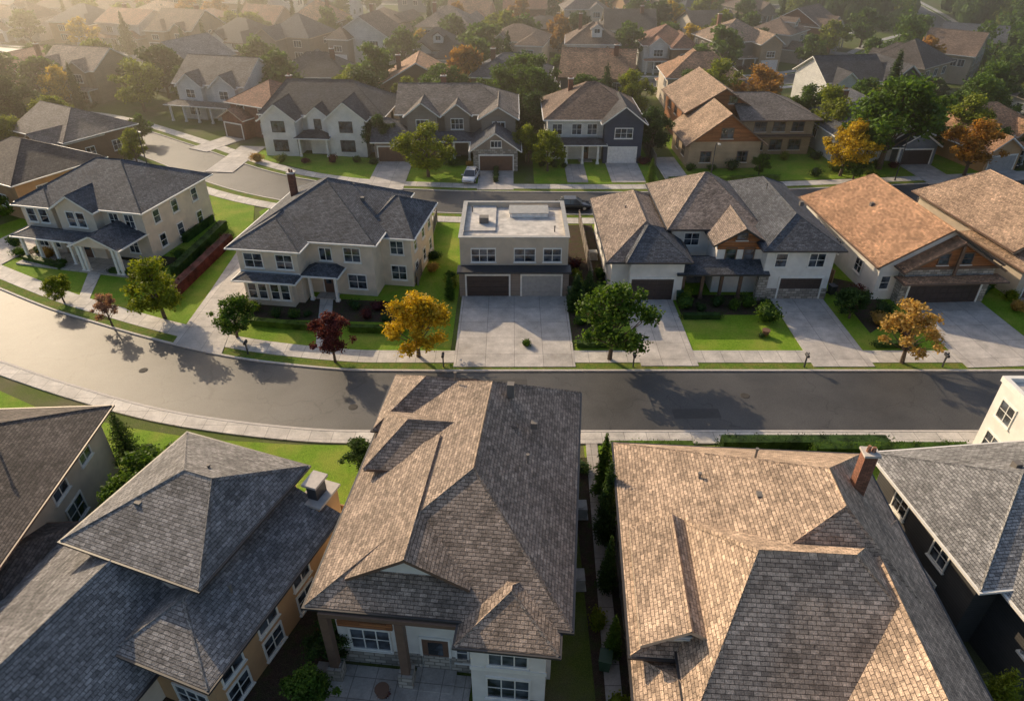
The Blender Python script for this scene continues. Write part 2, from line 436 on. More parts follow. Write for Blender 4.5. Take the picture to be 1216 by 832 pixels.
def tree(x, y, h, color='green', kind='broad', width=1.0, v=None, name=None):
    v = random.randrange(5) if v is None else v; lod = y > 128
    if kind == 'broad': t, c = broad_variant(v, False, lod); nm = 'broadleaf_tree'
    elif kind == 'sparse': t, c = broad_variant(v, True); nm = 'young_tree'
    elif kind == 'cypress': t, c = cone_variant(v % 2, True, lod); nm = 'cypress_tree'
    else: t, c = cone_variant(v % 2, False, lod); nm = 'conifer_tree'
    e = bpy.data.objects.new(name or nm, None); COL.objects.link(e)
    e.location = (x, y, 0); e.rotation_euler = (0, 0, random.uniform(0, 6.28)); k = h/6.0; e.scale = (k*width, k*width, k)
    addobj('trunk', t, parent=e); addobj('crown', withmat(c, color, LEAF[color]), parent=e)
SHV = []
for i in range(4):
    r_ = random.Random(i+50)
    cc = [(r_.uniform(-.3, .3), r_.uniform(-.3, .3), r_.uniform(.3, .6)) for _ in range(6)]
    SHV.append(leaves_mesh('shrub', cc, [(.38, .38, .34)]*6, 700, .058, None, core=blob(.42, .42, .4, .4, seed=i)))
def shrub(x, y, s=1.0, color=None):
    color = color or random.choice(['dark', 'green', 'dark', 'green', 'lime', 'purple', 'green', 'gold'])
    me = withmat(random.choice(SHV), color, LEAF[color])
    addobj('shrub', me, (x, y, .02), random.uniform(0, 6.28), (s*random.uniform(.85, 1.2), s*random.uniform(.85, 1.2), s*random.uniform(.7, 1.15)))
def hedge(p0, p1, w=.9, h=1.1, color='dark'):
    p0 = Vector((*p0, 0)); p1 = Vector((*p1, 0)); L = (p1-p0).length; n = max(2, int(L/.5))
    cents = []; rads = []
    for i in range(n+1):
        for z in (h*.32, h*.72):
            cents.append((L*i/n, random.uniform(-.1, .1)*w, z*random.uniform(.88, 1.12))); rads.append((.42, w*.5*random.uniform(.85, 1.15), h*.3))
    b = MB(); b.box(.05, L-.05, -w*.36, w*.36, 0, h*.86)
    me = leaves_mesh('hedge', cents, rads, int(L*(w+h)*170), .06, LEAF[color], core=b, shell=.25)
    d = p1-p0; addobj('hedge', me, (p0.x, p0.y, .02), math.atan2(d.y, d.x))
def fence(pts, h=1.8, mat='w_fence'):
    b = MB()
    for (x0, y0), (x1, y1) in zip(pts[:-1], pts[1:]):
        L = math.hypot(x1-x0, y1-y0); dx, dy = (x1-x0)/L, (y1-y0)/L; nx, ny = -dy, dx
        def ob(a0, a1, t0, t1, z0, z1):
            q = [(x0+dx*a+nx*t, y0+dy*a+ny*t) for a, t in ((a0, t0), (a1, t0), (a1, t1), (a0, t1))]
            b.poly([(*p, z1) for p in q])
            for i in range(4):
                p, r = q[i], q[(i+1) % 4]; b.poly([(*p, z0), (*r, z0), (*r, z1), (*p, z1)])
        ob(0, L, -.02, .02, .08, h-.06)
        ob(0, L, -.05, .05, h-.06, h)
        n = max(1, int(L/2.2))
        for i in range(n+1): ob(L*i/n-.06, L*i/n+.06, -.07, .07, 0, h+.1)
        ob(0, L, .022, .06, .3, .4); ob(0, L, .022, .06, h-.5, h-.4)
    addobj('wooden_fence', b.mesh('wooden_fence', M[mat]))

# ------------------------------------------------------------------ ground & roads
def smooth(pts, n=7):
    P = [Vector((*p, 0)) for p in pts]; P = [P[0]*2-P[1]]+P+[P[-1]*2-P[-2]]; out = []
    for i in range(1, len(P)-2):
        for k in range(n):
            t = k/n; a, b, c, d = P[i-1], P[i], P[i+1], P[i+2]
            out.append(.5*((2*b)+(c-a)*t+(2*a-5*b+4*c-d)*t*t+(3*b-a-3*c+d)*t**3))
    out.append(P[-2]); return out
def offs(line, o):
    R = []
    for i, p in enumerate(line):
        d = (line[min(i+1, len(line)-1)]-line[max(i-1, 0)]).normalized(); R.append(p+Vector((-d.y, d.x, 0))*o)
    return R
def ribbon(name, line, o0, o1, z0, z1, mat):
    A = offs(line, o0); B = offs(line, o1); b = MB()
    for i in range(len(line)-1):
        a, a2, c, c2 = A[i], A[i+1], B[i], B[i+1]
        b.poly([(a.x, a.y, z1), (a2.x, a2.y, z1), (c2.x, c2.y, z1), (c.x, c.y, z1)])
        if z0 is not None:
            b.poly([(a.x, a.y, z0), (a2.x, a2.y, z0), (a2.x, a2.y, z1), (a.x, a.y, z1)])
            b.poly([(c.x, c.y, z0), (c2.x, c2.y, z0), (c2.x, c2.y, z1), (c.x, c.y, z1)])
    return addobj(name, b.mesh(name, mat, False))
def sheet(name, pts, z, mat):
    b = MB(); b.poly([(*p, z) for p in pts]); return addobj(name, b.mesh(name, mat, False))
gb = MB(); gb.poly([(-2500, -300, 0), (2500, -300, 0), (2500, 4000, 0), (-2500, 4000, 0)])
addobj('ground', gb.mesh('ground', M['ground'], False))
RA = smooth([(-150, 118), (-100, 86), (-75, 69.5), (-60, 60.5), (-46.5, 52.8), (-39.5, 49.5), (-32, 46.3), (-24, 43.5), (-15, 41.8), (-8, 41.5), (10, 41.5), (60, 41.5), (150, 41.5)])
RB = smooth([(-190, 150), (-130, 136), (-85, 122), (-70, 116), (-52, 103), (-36, 90.5), (-23, 84.6), (-10, 82.6), (1, 82), (21, 82), (42, 83.5), (70, 87), (110, 92), (170, 95)])
RC = smooth([(-190, 205), (-120, 182), (-80, 168), (-40, 156), (5, 152), (30, 149), (55, 151), (75, 163), (98, 190), (128, 225), (150, 300)])
RD = smooth([(-230, 285), (-150, 250), (-90, 230), (-45, 215), (-10, 207), (30, 204), (70, 214), (99, 218)])
RE = smooth([(-330, 360), (-200, 325), (-60, 285), (0, 272), (80, 268), (135, 275)])
RF = smooth([(-52, 279), (-44, 255), (-30, 232), (-22, 214)])
RG = smooth([(-360, 430), (-100, 360), (0, 340), (140, 340), (300, 380)])
ROADS = [RA, RB, RC, RD, RE, RG]
for i, (R, z) in enumerate(((RA, .012), (RB, .016), (RC, .02), (RD, .024), (RE, .028), (RF, .032), (RG, .036))):
    w = 3.7
    ribbon('road', R, -w, w, None, z, M['asphalt'])
    if R is not RF:
        for sgn in (-1, 1):
            ribbon('kerb', R, sgn*w, sgn*(w+.2), 0, .12, M['kerb'])
            if i > 0:
                ribbon('sidewalk', R, sgn*(w+1.2), sgn*(w+2.9), 0, .10, M['sidewalk'])
                ribbon('grass_verge', R, sgn*(w+.2), sgn*(w+1.2), None, .07, M['verge'])
ribbon('sidewalk', RA, 4.9, 6.7, 0, .10, M['sidewalk']); ribbon('grass_verge', RA, 3.9, 4.9, None, .07, M['verge'])
ribbon('sidewalk', RA, -3.9, -5.1, 0, .10, M['sidewalk'])
pmat = plain('patch_asphalt', (.052, .05, .049), .7)
for (x0, x1, y0, y1) in ((12, 15.5, 39.2, 40.4), (-2, 1.2, 43.0, 44.2)):
    sheet('asphalt_patch', [(x0, y0), (x1, y0+.1), (x1, y1), (x0, y1-.05)], .018, pmat)
mh = plain('cast_iron', (.05, .045, .04), .85)
def manhole(x, y):
    b = MB(); b.tube([(x, y, .013), (x, y, .03)], [.36, .34], 20); b.tube([(x, y, .028), (x, y, .036)], [.27, .27], 20); addobj('manhole_cover', b.mesh('manhole_cover', mh, False))
manhole(18, 42); manhole(-12, 40.6); manhole(-30, 45.4)
sheet('lawn', [(-24.2, 49.5), (-18, 48.4), (-5.2, 48.0), (-5.2, 76), (-14, 77.2), (-29, 84), (-31, 79), (-26, 70), (-24, 60)], .045, M['lawn'])
sheet('lawn', [(5.4, 48), (62, 48), (62, 79), (42, 77.6), (21, 76), (5.4, 76)], .045, M['lawn'])
sheet('lawn', [(-5.2, 68.5), (5.4, 68.5), (5.4, 76), (-5.2, 76)], .045, M['lawn'])
sheet('lawn', [(-28.4, 51.5), (-36, 54.6), (-55, 65), (-63, 70), (-56, 82), (-44, 90), (-33, 84), (-29, 70)], .045, M['lawn'])
sheet('lawn', [(-50, 48.5), (-44, 44.7), (-36, 40.6), (-28, 38.2), (-22, 36.9), (-15, 36.3), (-8, 36.2), (-8.2, 24), (-50, 24)], .045, M['lawn'])
sheet('lawn', [(5, 36.2), (60, 36.2), (60, 30.5), (5, 30.5)], .045, M['lawn'])
sheet('lawn', [(-16, 89), (-6, 88.6), (-2, 88.6), (-2, 96), (-18, 97)], .045, M['lawn'])
sheet('lawn', [(3, 88.8), (20, 88.8), (20, 112), (3, 112)], .045, M['lawn'])
sheet('lawn', [(24, 89), (70, 93), (70, 108), (24, 112)], .045, M['lawn'])
sheet('lawn', [(-45, 104), (-24, 91.5), (-18, 90), (-18, 99), (-40, 104)], .045, M['lawn'])
for p in ([(-24.3, 53.5), (-10, 52.8), (-10, 56.5), (-24.3, 58)], [(5.3, 50), (9.4, 50), (9.4, 75), (5.3, 75)], [(15.6, 54.2), (24.4, 54.2), (24.4, 58), (15.6, 58)],
          [(31.6, 51), (35.2, 54), (35.2, 60), (31.6, 62)], [(-54, 66.5), (-37, 62.5), (-35, 66), (-51, 70)], [(4, 12), (7, 12), (7, 35), (4, 35)], [(-23, 13), (-8.6, 13), (-8.9, 28), (-23, 34)]):
    sheet('mulch_bed', p, .055, M['mulch'])

# ------------------------------------------------------------------ hand placed houses
h = House('white_portico_house', -44.6, 67.1, -13, dict(walls='w_cream', roof='r_slate', frame='trim', door='gd_brown'))
h.block(-7, 7, 0, 11, 5.7, axis='x', slope=.52, ov=.6)
h.block(-2.2, 2.2, -1.1, 5, 5.6, axis='y', slope=.6, ov=.45, i0=0, i1=0)
h.block(-7.0-.02, -3.2, -.7, 5, 5.55, axis='y', slope=.5, ov=.5, i0=2.3)
h.roof(-6.4, 4.6, -3.0, -.9, 2.9, axis='x', slope=.35, ov=.3, t=.16)
h.roof(1.4, 6.6, -4.0, 0, 3.0, axis='y', slope=.45, ov=.3, i0=0, i1=0, t=.18)
h.box('steps', -6.6, 6.8, -4.1, -.9, -.05, .22)
for x in (-6.1, -4.2, -2.2, -.2): h.column(x, -2.8, 2.9, .26)
for x in (1.7, 2.2, 5.8, 6.3): h.column(x, -3.8, 3.0, .3)
for x in (-5.9, -4.4): h.win('f', -.7, x, 3.6, .95, 1.4, 1, 1)
h.win('f', -1.1, -.6, 3.7, .9, 1.5, 1, 1); h.win('f', -1.1, .6, 3.7, .9, 1.5, 1, 1)
for x in (3.6, 5.4): h.win('f', 0, x, 3.6, 1.0, 1.4, 2, 1)
for x in (-5.8, -4.3, 4.9): h.win('f', -.7 if x < 0 else 0, x, .8, 1.1, 1.5, 2, 1)
h.door('f', -1.1, 0, 1.1)
for y in (2, 5, 8.5):
    h.win('r', 7, y, 3.6, .9, 1.3, 1, 1); h.win('r', 7, y, .9, .9, 1.3, 1, 1)
h.vent(2, 7.5, 7.6); h.boxvent(-3, 7.4, 7.7)
h.drive(-13.5, -8, 6, 16); h.finish(10)
h = House('cream_two_storey_house', -19.2, 56.4, -8, dict(walls='w_cream', roof='r_slate', garage_door='gd_white', stone='w_stone'))
h.block(-6, 6, 2.2, 14.5, 5.8, axis='y', slope=.55, ov=.6)
h.block(-6.2, -.4, 0, 8, 5.7, axis='y', slope=.5, ov=.6)
h.block(4.5, 9, 4.6, 13, 5.4, axis='x', slope=.5, ov=.5)
h.roof(-.2, 2.8, .4, 2.6, 2.9, axis='x', slope=.4, ov=.35, t=.16); h.column(.1, .7, 2.9); h.column(2.6, .7, 2.9)
h.roof(-6.0, -.6, -1.3, -.1, 2.85, axis='x', slope=.4, ov=.3, t=.15)
h.box('walls', -5.6, -1.0, -.9, 0.1, -.1, 2.84)
for x in (-4.9, -3.9, -2.7, -1.7): h.win('f', -.9, x, .8, .75, 1.5, 1, 1)
h.win('f', 0, -4.7, 3.55, 1.7, 1.35, 2, 1); h.win('f', 0, -1.7, 3.55, 1.5, 1.35, 2, 1)
h.win('f', 2.2, 1.4, 3.6, 1.1, 1.2, 2, 0); h.win('f', 2.2, 4, 3.6, 1.5, 1.35, 2, 1); h.win('f', 2.2, 4.2, .8, 1.7, 1.4, 2, 1)
h.door('f', 2.2, 1.3); h.win('f', 4.6, 7.6, 3.5, 1.2, 1.3, 2, 1); h.win('f', 4.6, 7.6, .8, 1.4, 1.4, 2, 1)
h.box('belt', -6.23, -.37, -.03, 0, 2.95, 3.15)
for y in (2.5, 5.5): h.win('l', -6.2, y, 3.5, .9, 1.2, 1, 1)
for y in (6, 9, 11.5): h.win('r', 9, y, 3.4, .9, 1.2, 1, 1); h.win('r', 9, y, .9, .9, 1.2, 1, 1)
h.chim(-4.2, 9.5, 5, 9.2, .6, .55); h.vent(2, 10, 8); h.boxvent(3.5, 8, 7.6)
h.finish(9)
h = House('flat_roof_house', .2, 58, 0, dict(walls='w_beige', walls2='w_taupe', frame='trim', garage_door='gd_dark', fascia='metal', garage_b='gd_grey'))
h.box('walls', -5.1, 5.1, 0.6, 9.6, -.1, 5.2)
h.box('walls2', -5.2, 5.2, -.3, .598, -.1, 2.75)
h.box('awning', -5.35, 5.35, -.9, .59, 2.75, 2.95)
for (a, b_, c, d) in ((-5.1, 5.1, .6, .85), (-5.1, 5.1, 9.35, 9.6), (-5.1, -4.85, .85, 9.35), (4.85, 5.1, .85, 9.35)): h.box('walls', a, b_, c, d, 5.2, 5.75)
for (a, b_, c, d) in ((-5.2, 5.2, .5, .92), (-5.2, 5.2, 9.28, 9.7), (-5.2, -4.78, .92, 9.28), (4.78, 5.2, .92, 9.28)): h.box('parapet_cap', a, b_, c, d, 5.75, 5.83)
h.box('deck', -4.84, 4.84, .86, 9.34, 5.2, 5.28)
h.box('deck', -4.84, -1.8, 3.0, 9.34, 5.28, 5.45)
h.box('pale', -.4, 3.4, 6.6, 8.6, 5.28, 5.7); h.box('parapet_cap', -.5, 3.5, 6.5, 8.7, 5.7, 5.77)
h.box('vents', -3.4, -2.5, 4.6, 5.4, 5.45, 6.05); h.vent(3.9, 3, 5.6); h.vent(-4.2, 7.5, 5.8)
h.garage('f', -.3, -2.5, 4.0, 2.3); h.garage('f', -.3, 2.6, 3.7, 2.3, part='garage_b')
for x, w in ((-2.9, 2.2), (1.0, 1.9), (3.6, 1.6)): h.win('f', .6, x, 3.35, w, 1.25, 3 if w > 2 else 2, 1)
for y in (3, 6.5): h.win('r', 5.1, y, 3.3, 1.2, 1.2, 2, 0); h.win('l', -5.1, y, 3.3, 1.2, 1.2, 2, 0)
h.drive(-5.0, 5.0, -.32, 11.9); h.finish(8)
h = House('slate_roof_house_with_wood_gable', 19.6, 57.2, 0, dict(walls='w_white', walls2='w_stone', roof='r_slate', roof2='r_tan', roof3='r_taupe', frame='trim', fascia='trim_dark', gutter='trim_dark', garage_door='gd_dark', door='gd_dark', columns='trim_brown'))
h.block(-10.2, -3.4, .6, 15.5, 4.1, axis='y', slope=.62, ov=.6, i0=3.8, part='roof3')
h.block(-8.6, -3.6, -.2, 6, 4.3, axis='x', slope=.6, ov=.45, i0=2.5)
h.block(-4, 4.2, 4.6, 16, 5.6, axis='x', slope=.55, ov=.6, part='roof3')
h.block(-.3, 4.0, 1.4, 9, 5.35, axis='y', slope=.62, ov=.55, i0=0, gpart='wood', part='roof3')
h.block(3.9, 10.2, 0, 16.5, 5.5, axis='y', slope=.55, ov=.6)
h.roof(-3.8, 4.0, .0, 3.2, 2.85, axis='x', slope=.4, ov=.4, t=.18, i0=0, i1=0)
for x in (-3.4, -1.6, .2, 2.0): h.column(x, .2, 2.85, .28, 'columns')
h.box('wood', -.35, 4.05, 1.33, 1.4, 4.6, 5.34)
h.box('walls2', 3.84, 10.26, -.08, 0, -.1, 1.2); h.box('walls2', 3.5, 4.4, -.3, .3, -.1, 2.8)
h.garage('f', -.2, -6.4, 4.0, 2.3); h.garage('f', 0, 7.6, 3.9, 2.3)
h.win('f', 1.4, 1.0, 3.5, .9, 1.2, 1, 1, fr='columns'); h.win('f', 1.4, 2.7, 3.5, .9, 1.2, 1, 1, fr='columns'); h.win('f', 1.4, 1.8, 5.6, .9, .7, 1, 0, fr='columns')
h.win('f', 0, 5.3, 3.5, 1.0, 1.3, 1, 1); h.win('f', 0, 8.6, 3.5, 1.4, 1.3, 2, 1)
h.win('f', 4.6, -2, 3.6, 1.4, 1.2, 2, 1); h.door('f', 4.6, -1.2); h.win('f', 4.6, 1.2, .7, 1.4, 1.5, 2, 1)
for y in (4, 8, 12): h.win('l', -10.2, y, 1.2, 1, 1.2, 2, 0); h.win('r', 10.2, y, 3.4, 1, 1.2, 2, 0)
h.vent(6, 9, 8); h.boxvent(9, 7, 7.0); h.boxvent(0, 12, 7.4); h.vent(-8, 9, 5.6)
h.drive(-9.0, -4.3, -.2, 11.1); h.drive(5.1, 10.1, 0, 11.4); h.finish(11, 8)
h = House('wood_gable_house', 39.6, 57.4, 3, dict(walls='w_white', walls2='w_stone', roof='r_orange', frame='trim', fascia='trim_brown', gutter='trim_brown', garage_door='gd_dark', columns='trim_brown'))
h.block(-5.3, 5.3, 0, 16.5, 4.0, axis='y', slope=.6, ov=.7, i0=0, i1=3, gpart='walls')
h.block(-3.4, 5.0, -1.0, 6, 3.8, axis='y', slope=.6, ov=.6, i0=0, i1=0, gpart='wood', wpart='walls2')
h.roof(-3.8, 5.4, -2.0, -.9, 2.75, axis='x', slope=.35, ov=.25, t=.16, caps=False)
h.box('columns', -3.95, 5.5, -1.06, -1.0, 3.6, 3.85); h.box('columns', .68, .92, -1.6, -1.4, 3.2, 6.2)
h.win('f', -1, -.3, 4.15, .9, 1.0, 1, 1, fr='columns'); h.win('f', -1, 1.9, 4.15, .9, 1.0, 1, 1, fr='columns')
h.garage('f', -1, .8, 6.8, 2.3)
for y in (3.5, 8, 12.5): h.win('l', -5.3, y, 1.3, 1.2, 1.3, 2, 1)
h.win('f', 0, -4.5, 1.2, .8, 1.3, 1, 1)
h.vent(3, 10, 5.9); h.boxvent(-2.4, 9, 6.1); h.drive(-3.0, 4.8, -1, 10.6); h.finish(10, 8)
h = House('tan_gable_house', 53.2, 60, 6, dict(walls='w_beige', walls2='w_stone', roof='r_tan', fascia='trim_brown', gutter='trim_brown', garage_door='gd_brown'))
h.block(-5.3, 5.3, 0, 15, 4.4, axis='y', slope=.55, ov=.6, i0=0, i1=3, gpart='wood')
h.block(-5.6, .5, -2.2, 6, 3.3, axis='y', slope=.5, ov=.5, i0=3)
h.garage('f', -2.2, -2.5, 4.6, 2.3); h.win('f', 0, 3, 1, 1.6, 1.4, 2, 1); h.win('f', 0, 0, 5.0, 1.4, 1.0, 2, 1)
h.drive(-5.0, -.2, -2.2, 10); h.finish(10, 8)
h = House('white_gabled_house', -28.3, 101.3, -5, dict(walls='w_white', roof='r_charcoal', frame='trim_dark', fascia='trim', garage_door='gd_white'))
h.block(-9, 9, 2, 13, 5.6, axis='x', slope=.62, ov=.6, i0=3)
h.block(-8.2, -3.2, -1, 7, 5.4, axis='y', slope=.8, ov=.45, i0=0, i1=0)
h.block(1.5, 7.0, -.4, 7, 5.5, axis='y', slope=.8, ov=.45, i0=0, i1=0)
h.block(-1.8, 1.2, .6, 7, 5.5, axis='y', slope=.8, ov=.35, i0=0, i1=0)
h.roof(-3.2, 1.5, -1.2, 2, 2.8, axis='x', slope=.4, ov=.3, t=.16); h.column(-2.9, -1, 2.8); h.column(1.2, -1, 2.8)
for x, y in ((-5.7, -1), (4.2, -.4)):
    h.win('f', y, x, 3.6, 1.8, 1.4, 3, 1, sill=False); h.win('f', y, x, .8, 2.0, 1.5, 3, 1)
h.win('f', .6, -.3, 3.7, .9, 1.3, 1, 1); h.door('f', 2, -.4); h.win('f', 2, 8, 3.5, 1, 1.3, 1, 1)
for y in (4, 8): h.win('r', 9, y, 3.4, 1, 1.3, 2, 0); h.win('r', 9, y, .9, 1, 1.3, 2, 0); h.win('l', -9, y, 3.4, 1, 1.3, 2, 0)
h.drive(-14, -10, 3, 12); h.finish(10)
h = House('taupe_craftsman_house', -9.2, 99, 0, dict(walls='w_taupe', walls2='w_stone', roof='r_greybrown', roof2='r_slate', frame='trim', garage_door='gd_brown'))
h.block(-7.3, 9.6, 3, 14, 6.0, axis='x', slope=.5, ov=.6, i0=0)
h.block(-6, -1.6, 1.6, 9, 6.0, axis='y', slope=.75, ov=.45, i0=0, i1=0)
h.block(-.6, 3.0, 2.2, 9, 6.0, axis='y', slope=.75, ov=.45, i0=0, i1=0)
h.block(4.8, 9.7, .4, 9, 5.9, axis='y', slope=.6, ov=.45, i0=0, i1=0)
h.block(3.8, 10.0, -5, 2.4, 3.1, axis='y', slope=.7, ov=.5, i0=0, i1=0, wpart='walls2', gpart='walls', part='roof2')
h.block(-10.6, -5, -1, 6.5, 3.1, axis='x', slope=.55, ov=.5, i0=0, part='roof2')
h.roof(-5, 3.8, -.6, 3, 2.9, axis='x', slope=.4, ov=.3, t=.16, part='roof2')
for x in (-3.6, -1.4, .8, 3.0): h.column(x, -.4, 2.9, .3)
h.garage('f', -5, 7, 4.6, 2.2); h.garage('f', -1, -7.8, 4.6, 2.2)
h.win('f', -5, 7, 3.4, 1.4, .8, 3, 0)
for x, y in ((-3.8, 1.6), (1.2, 2.2), (7.3, .4)): h.win('f', y, x, 3.9, 1.7, 1.4, 3, 1)
h.win('f', 3, -2, .8, 1.4, 1.5, 2, 1); h.door('f', 3, .6); h.chim(-1.2, 10, 6, 9.6, .8, .7)
for y in (6, 11): h.win('r', 9.6, y, 3.6, 1, 1.3, 2, 0)
h.drive(4.6, 9.4, -5, 7.5); h.drive(-10.2, -5.2, -1, 11.5); h.finish(11)
h = House('navy_and_white_house', 11.7, 98.2, 0, dict(walls='w_whiteside', walls2='w_navy', roof='r_brown', roof2='r_charcoal', frame='trim', garage_door='gd_white'))
h.block(-6.6, 6.6, 1, 13, 6.0, axis='x', slope=.58, ov=.6)
h.block(1.4, 6.8, -.9, 7, 5.9, axis='y', slope=.75, ov=.5, i0=0, i1=0, wpart='walls2', part='roof2')
h.roof(-6.6, 1.4, -1.4, 1, 2.9, axis='x', slope=.4, ov=.35, t=.16, part='roof2')
for x in (-6.2, -3.9, -1.6, .6): h.column(x, -1.1, 2.9, .3)
h.garage('f', -.9, 4.1, 3.9, 2.3); h.win('f', -.9, 4.1, 3.7, 2.4, 1.3, 3, 1)
for x in (-5.2, -2.4, -.2): h.win('f', 1, x, 3.7, 1.3, 1.4, 2, 1)
h.win('f', 1, -4.6, .8, 2.0, 1.5, 3, 1); h.door('f', 1, -1)
for y in (4, 9): h.win('l', -6.6, y, 3.5, 1, 1.3, 2, 0); h.win('r', 6.6, y+2, 3.5, 1, 1.3, 2, 0)
h.chim(-3, 8, 7, 9.8, .7, .6); h.drive(-4.2, -1.4, -1.4, 7.5, 'concrete_b'); h.drive(1.8, 6.4, -.9, 8); h.finish(9)
h = House('brown_timber_house', 33, 95.3, 2, dict(walls='w_tanside', walls2='w_stone', roof='r_tan', frame='trim_brown', fascia='trim_brown', gutter='trim_brown', garage_door='gd_brown', columns='trim_brown', roof2='r_greybrown'))
h.block(-8.2, 1.8, 0, 9.5, 3.8, axis='y', slope=.75, ov=.7, i0=0, i1=0, gpart='wood')
h.block(-6.5, 3.5, 9, 23, 5.8, axis='y', slope=.6, ov=.7, i0=0, i1=0, gpart='wood', wpart='wood')
h.block(1, 11.5, 6, 17, 5.4, axis='x', slope=.4, ov=.8, i0=0, part='roof2')
h.box('columns', 1.9, 11.4, 5.0, 6, 2.8, 3.0)
h.win('f', 0, -3.2, 4.3, 1.6, 1.3, 2, 1); h.win('f', 0, -5.8, 1, 1.4, 1.4, 2, 1); h.win('f', 0, -.6, 1, 1.4, 1.4, 2, 1)
for x in (3.6, 6.4, 9.2): h.win('f', 6, x, 3.5, 1.7, 1.3, 2, 1); h.win('f', 6, x, .8, 1.7, 1.4, 2, 1)
for y in (3, 6.5): h.win('l', -8.2, y, 1.2, 1.3, 1.3, 2, 1)
for y in (11.5, 16, 20): h.win('l', -6.5, y, 3.6, 1.3, 1.3, 2, 1)
h.win('f', 9, 0, 6.8, 1.2, 1.0, 2, 0)
h.drive(-12.2, -8.9, 5, 11); h.finish(12, 10)
h = House('white_porch_house', -51.5, 121.5, -14, dict(walls='w_whiteside', roof='r_greybrown', frame='trim'))
h.block(-6.5, 6.5, 0, 11, 5.8, axis='x', slope=.6, ov=.5, i0=0, i1=0)
h.block(-5.4, -1, -1, 5, 5.6, axis='y', slope=.8, ov=.4, i0=0, i1=0); h.block(1, 5.4, -1, 5, 5.6, axis='y', slope=.8, ov=.4, i0=0, i1=0)
h.roof(-6.8, 6.8, -3.2, -.9, 2.8, axis='x', slope=.35, ov=.3, t=.16)
for x in (-6.4, -3.8, -1.2, 1.4, 4, 6.5): h.column(x, -3, 2.8, .26)
for x in (-3.2, 3.2): h.win('f', -1, x, 3.6, 1.6, 1.3, 2, 1); h.win('f', -1, x, .8, 1.8, 1.4, 2, 1)
h.drive(7, 11, 2, 10); h.finish(8)
h = House('brick_house', -41.0, 110.5, -28, dict(walls='w_brick', roof='r_red', frame='trim', garage_door='gd_brown', fascia='trim_tan'))
h.block(-4.6, 4.6, 0, 9.5, 5.2, axis='y', slope=.55, ov=.6); h.block(-4.8, -.3, -2, 5, 3.2, axis='y', slope=.55, ov=.5, i0=0)
h.garage('f', -2, -2.6, 3.6); h.win('f', 0, 2.2, 3.2, 1.6, 1.3, 3, 1); h.win('f', 0, -2.4, 3.9, 1.4, .9, 2, 1); h.win('f', 0, 2.2, .8, 1.6, 1.4, 3, 1)
for y in (3, 7): h.win('r', 4.6, y, 3.0, 1, 1.3, 2, 0); h.win('r', 4.6, y, .8, 1, 1.3, 2, 0)
h.chim(2.6, 6.5, 5, 8.4, .7, .7); h.drive(-4.6, -.8, -2, 7.5); h.finish(7, 4)
h = House('ochre_house', -63.5, 79.5, -28, dict(walls='w_ochre', roof='r_darkbrown', fascia='trim_tan', garage_door='gd_white'))
h.block(-6.5, 6.5, 0, 11, 4.6, axis='x', slope=.5, ov=.6); h.block(-6, -.5, -3, 5, 3.6, axis='y', slope=.5, ov=.5, i0=0)
for y in (3, 7.5): h.win('r', 6.5, y, 2, 1.3, 1.4, 2, 1)
h.win('f', 0, 3, 1.2, 1.6, 1.4, 2, 1); h.garage('f', -3, -3.2, 4.2); h.finish(9)
h = House('brown_house', -66, 96, -30, dict(walls='w_brownside', roof='r_greybrown', fascia='trim_tan'))
h.block(-6, 6, 0, 10, 4.6, axis='x', slope=.5, ov=.6, i0=0); h.block(.5, 5.5, -2.5, 5, 4.2, axis='y', slope=.55, ov=.5, i0=0)
h.win('f', -2.5, 3, 1, 1.6, 1.4, 2, 1)
for y in (3, 7): h.win('r', 6, y, 1.6, 1.2, 1.3, 2, 1)
h.finish(9)
h = House('modern_grey_house', 62, 124, 8, dict(walls='w_whiteside', walls2='w_dark', roof='r_charcoal', garage_door='gd_dark', frame='trim_dark'))
h.block(-8, 3, 0, 11, 5.8, axis='x', slope=.55, ov=.5, i0=0, i1=0); h.block(2, 9, -2, 9, 5.6, axis='y', slope=.8, ov=.45, i0=0, i1=0, wpart='walls2')
h.block(-7.5, -2.5, -1.5, 5, 5.4, axis='y', slope=.8, ov=.4, i0=0, i1=0)
h.garage('f', -2, 5.5, 4.6); h.win('f', -2, 5.5, 3.6, 2.2, 1.3, 3, 1); h.win('f', -1.5, -5, 3.6, 1.8, 1.3, 3, 1); h.win('f', -1.5, -5, .8, 1.8, 1.4, 3, 1)
h.drive(3.2, 8, -2, 26); h.finish(11)

# ---- foreground
h = House('dark_brown_roof_house', -31.3, 20.6, 3, dict(walls='w_beige', roof='r_darkbrown', fascia='trim_brown', gutter='trim_brown', garage_door='gd_white'))
h.block(-6, 5.6, 0, 13, 5.0, axis='y', slope=.5, ov=.7, i1=6.5)
h.block(3, 7.2, -1, 5.0, 3.0, axis='x', slope=.45, ov=.5)
h.garage('r', 7.2, 2, 3.6, 2.2); h.win('r', 5.6, 7.5, 3.2, 1.4, 1.2, 2, 1); h.win('r', 5.6, 10.5, 3.2, 1.2, 1.2, 2, 1); h.win('r', 5.6, 8, .8, 1.6, 1.3, 2, 1)
h.vent(3, 8, 6.8); h.boxvent(2.2, 4, 7.2); h.finish(9)
h = House('grey_hip_roof_house', -16.7, 25, -20, dict(walls='w_cream', walls2='w_ochre', roof='r_big_grey', fascia='trim_brown', gutter='trim_dark', frame='trim', door='gd_brown', metalbox='metal_dark'))
h.block(-3.5, 3.6, -3.5, 3.9, 6.1, axis='x', slope=.52, ov=.6, i0=4.4, i1=2.2)
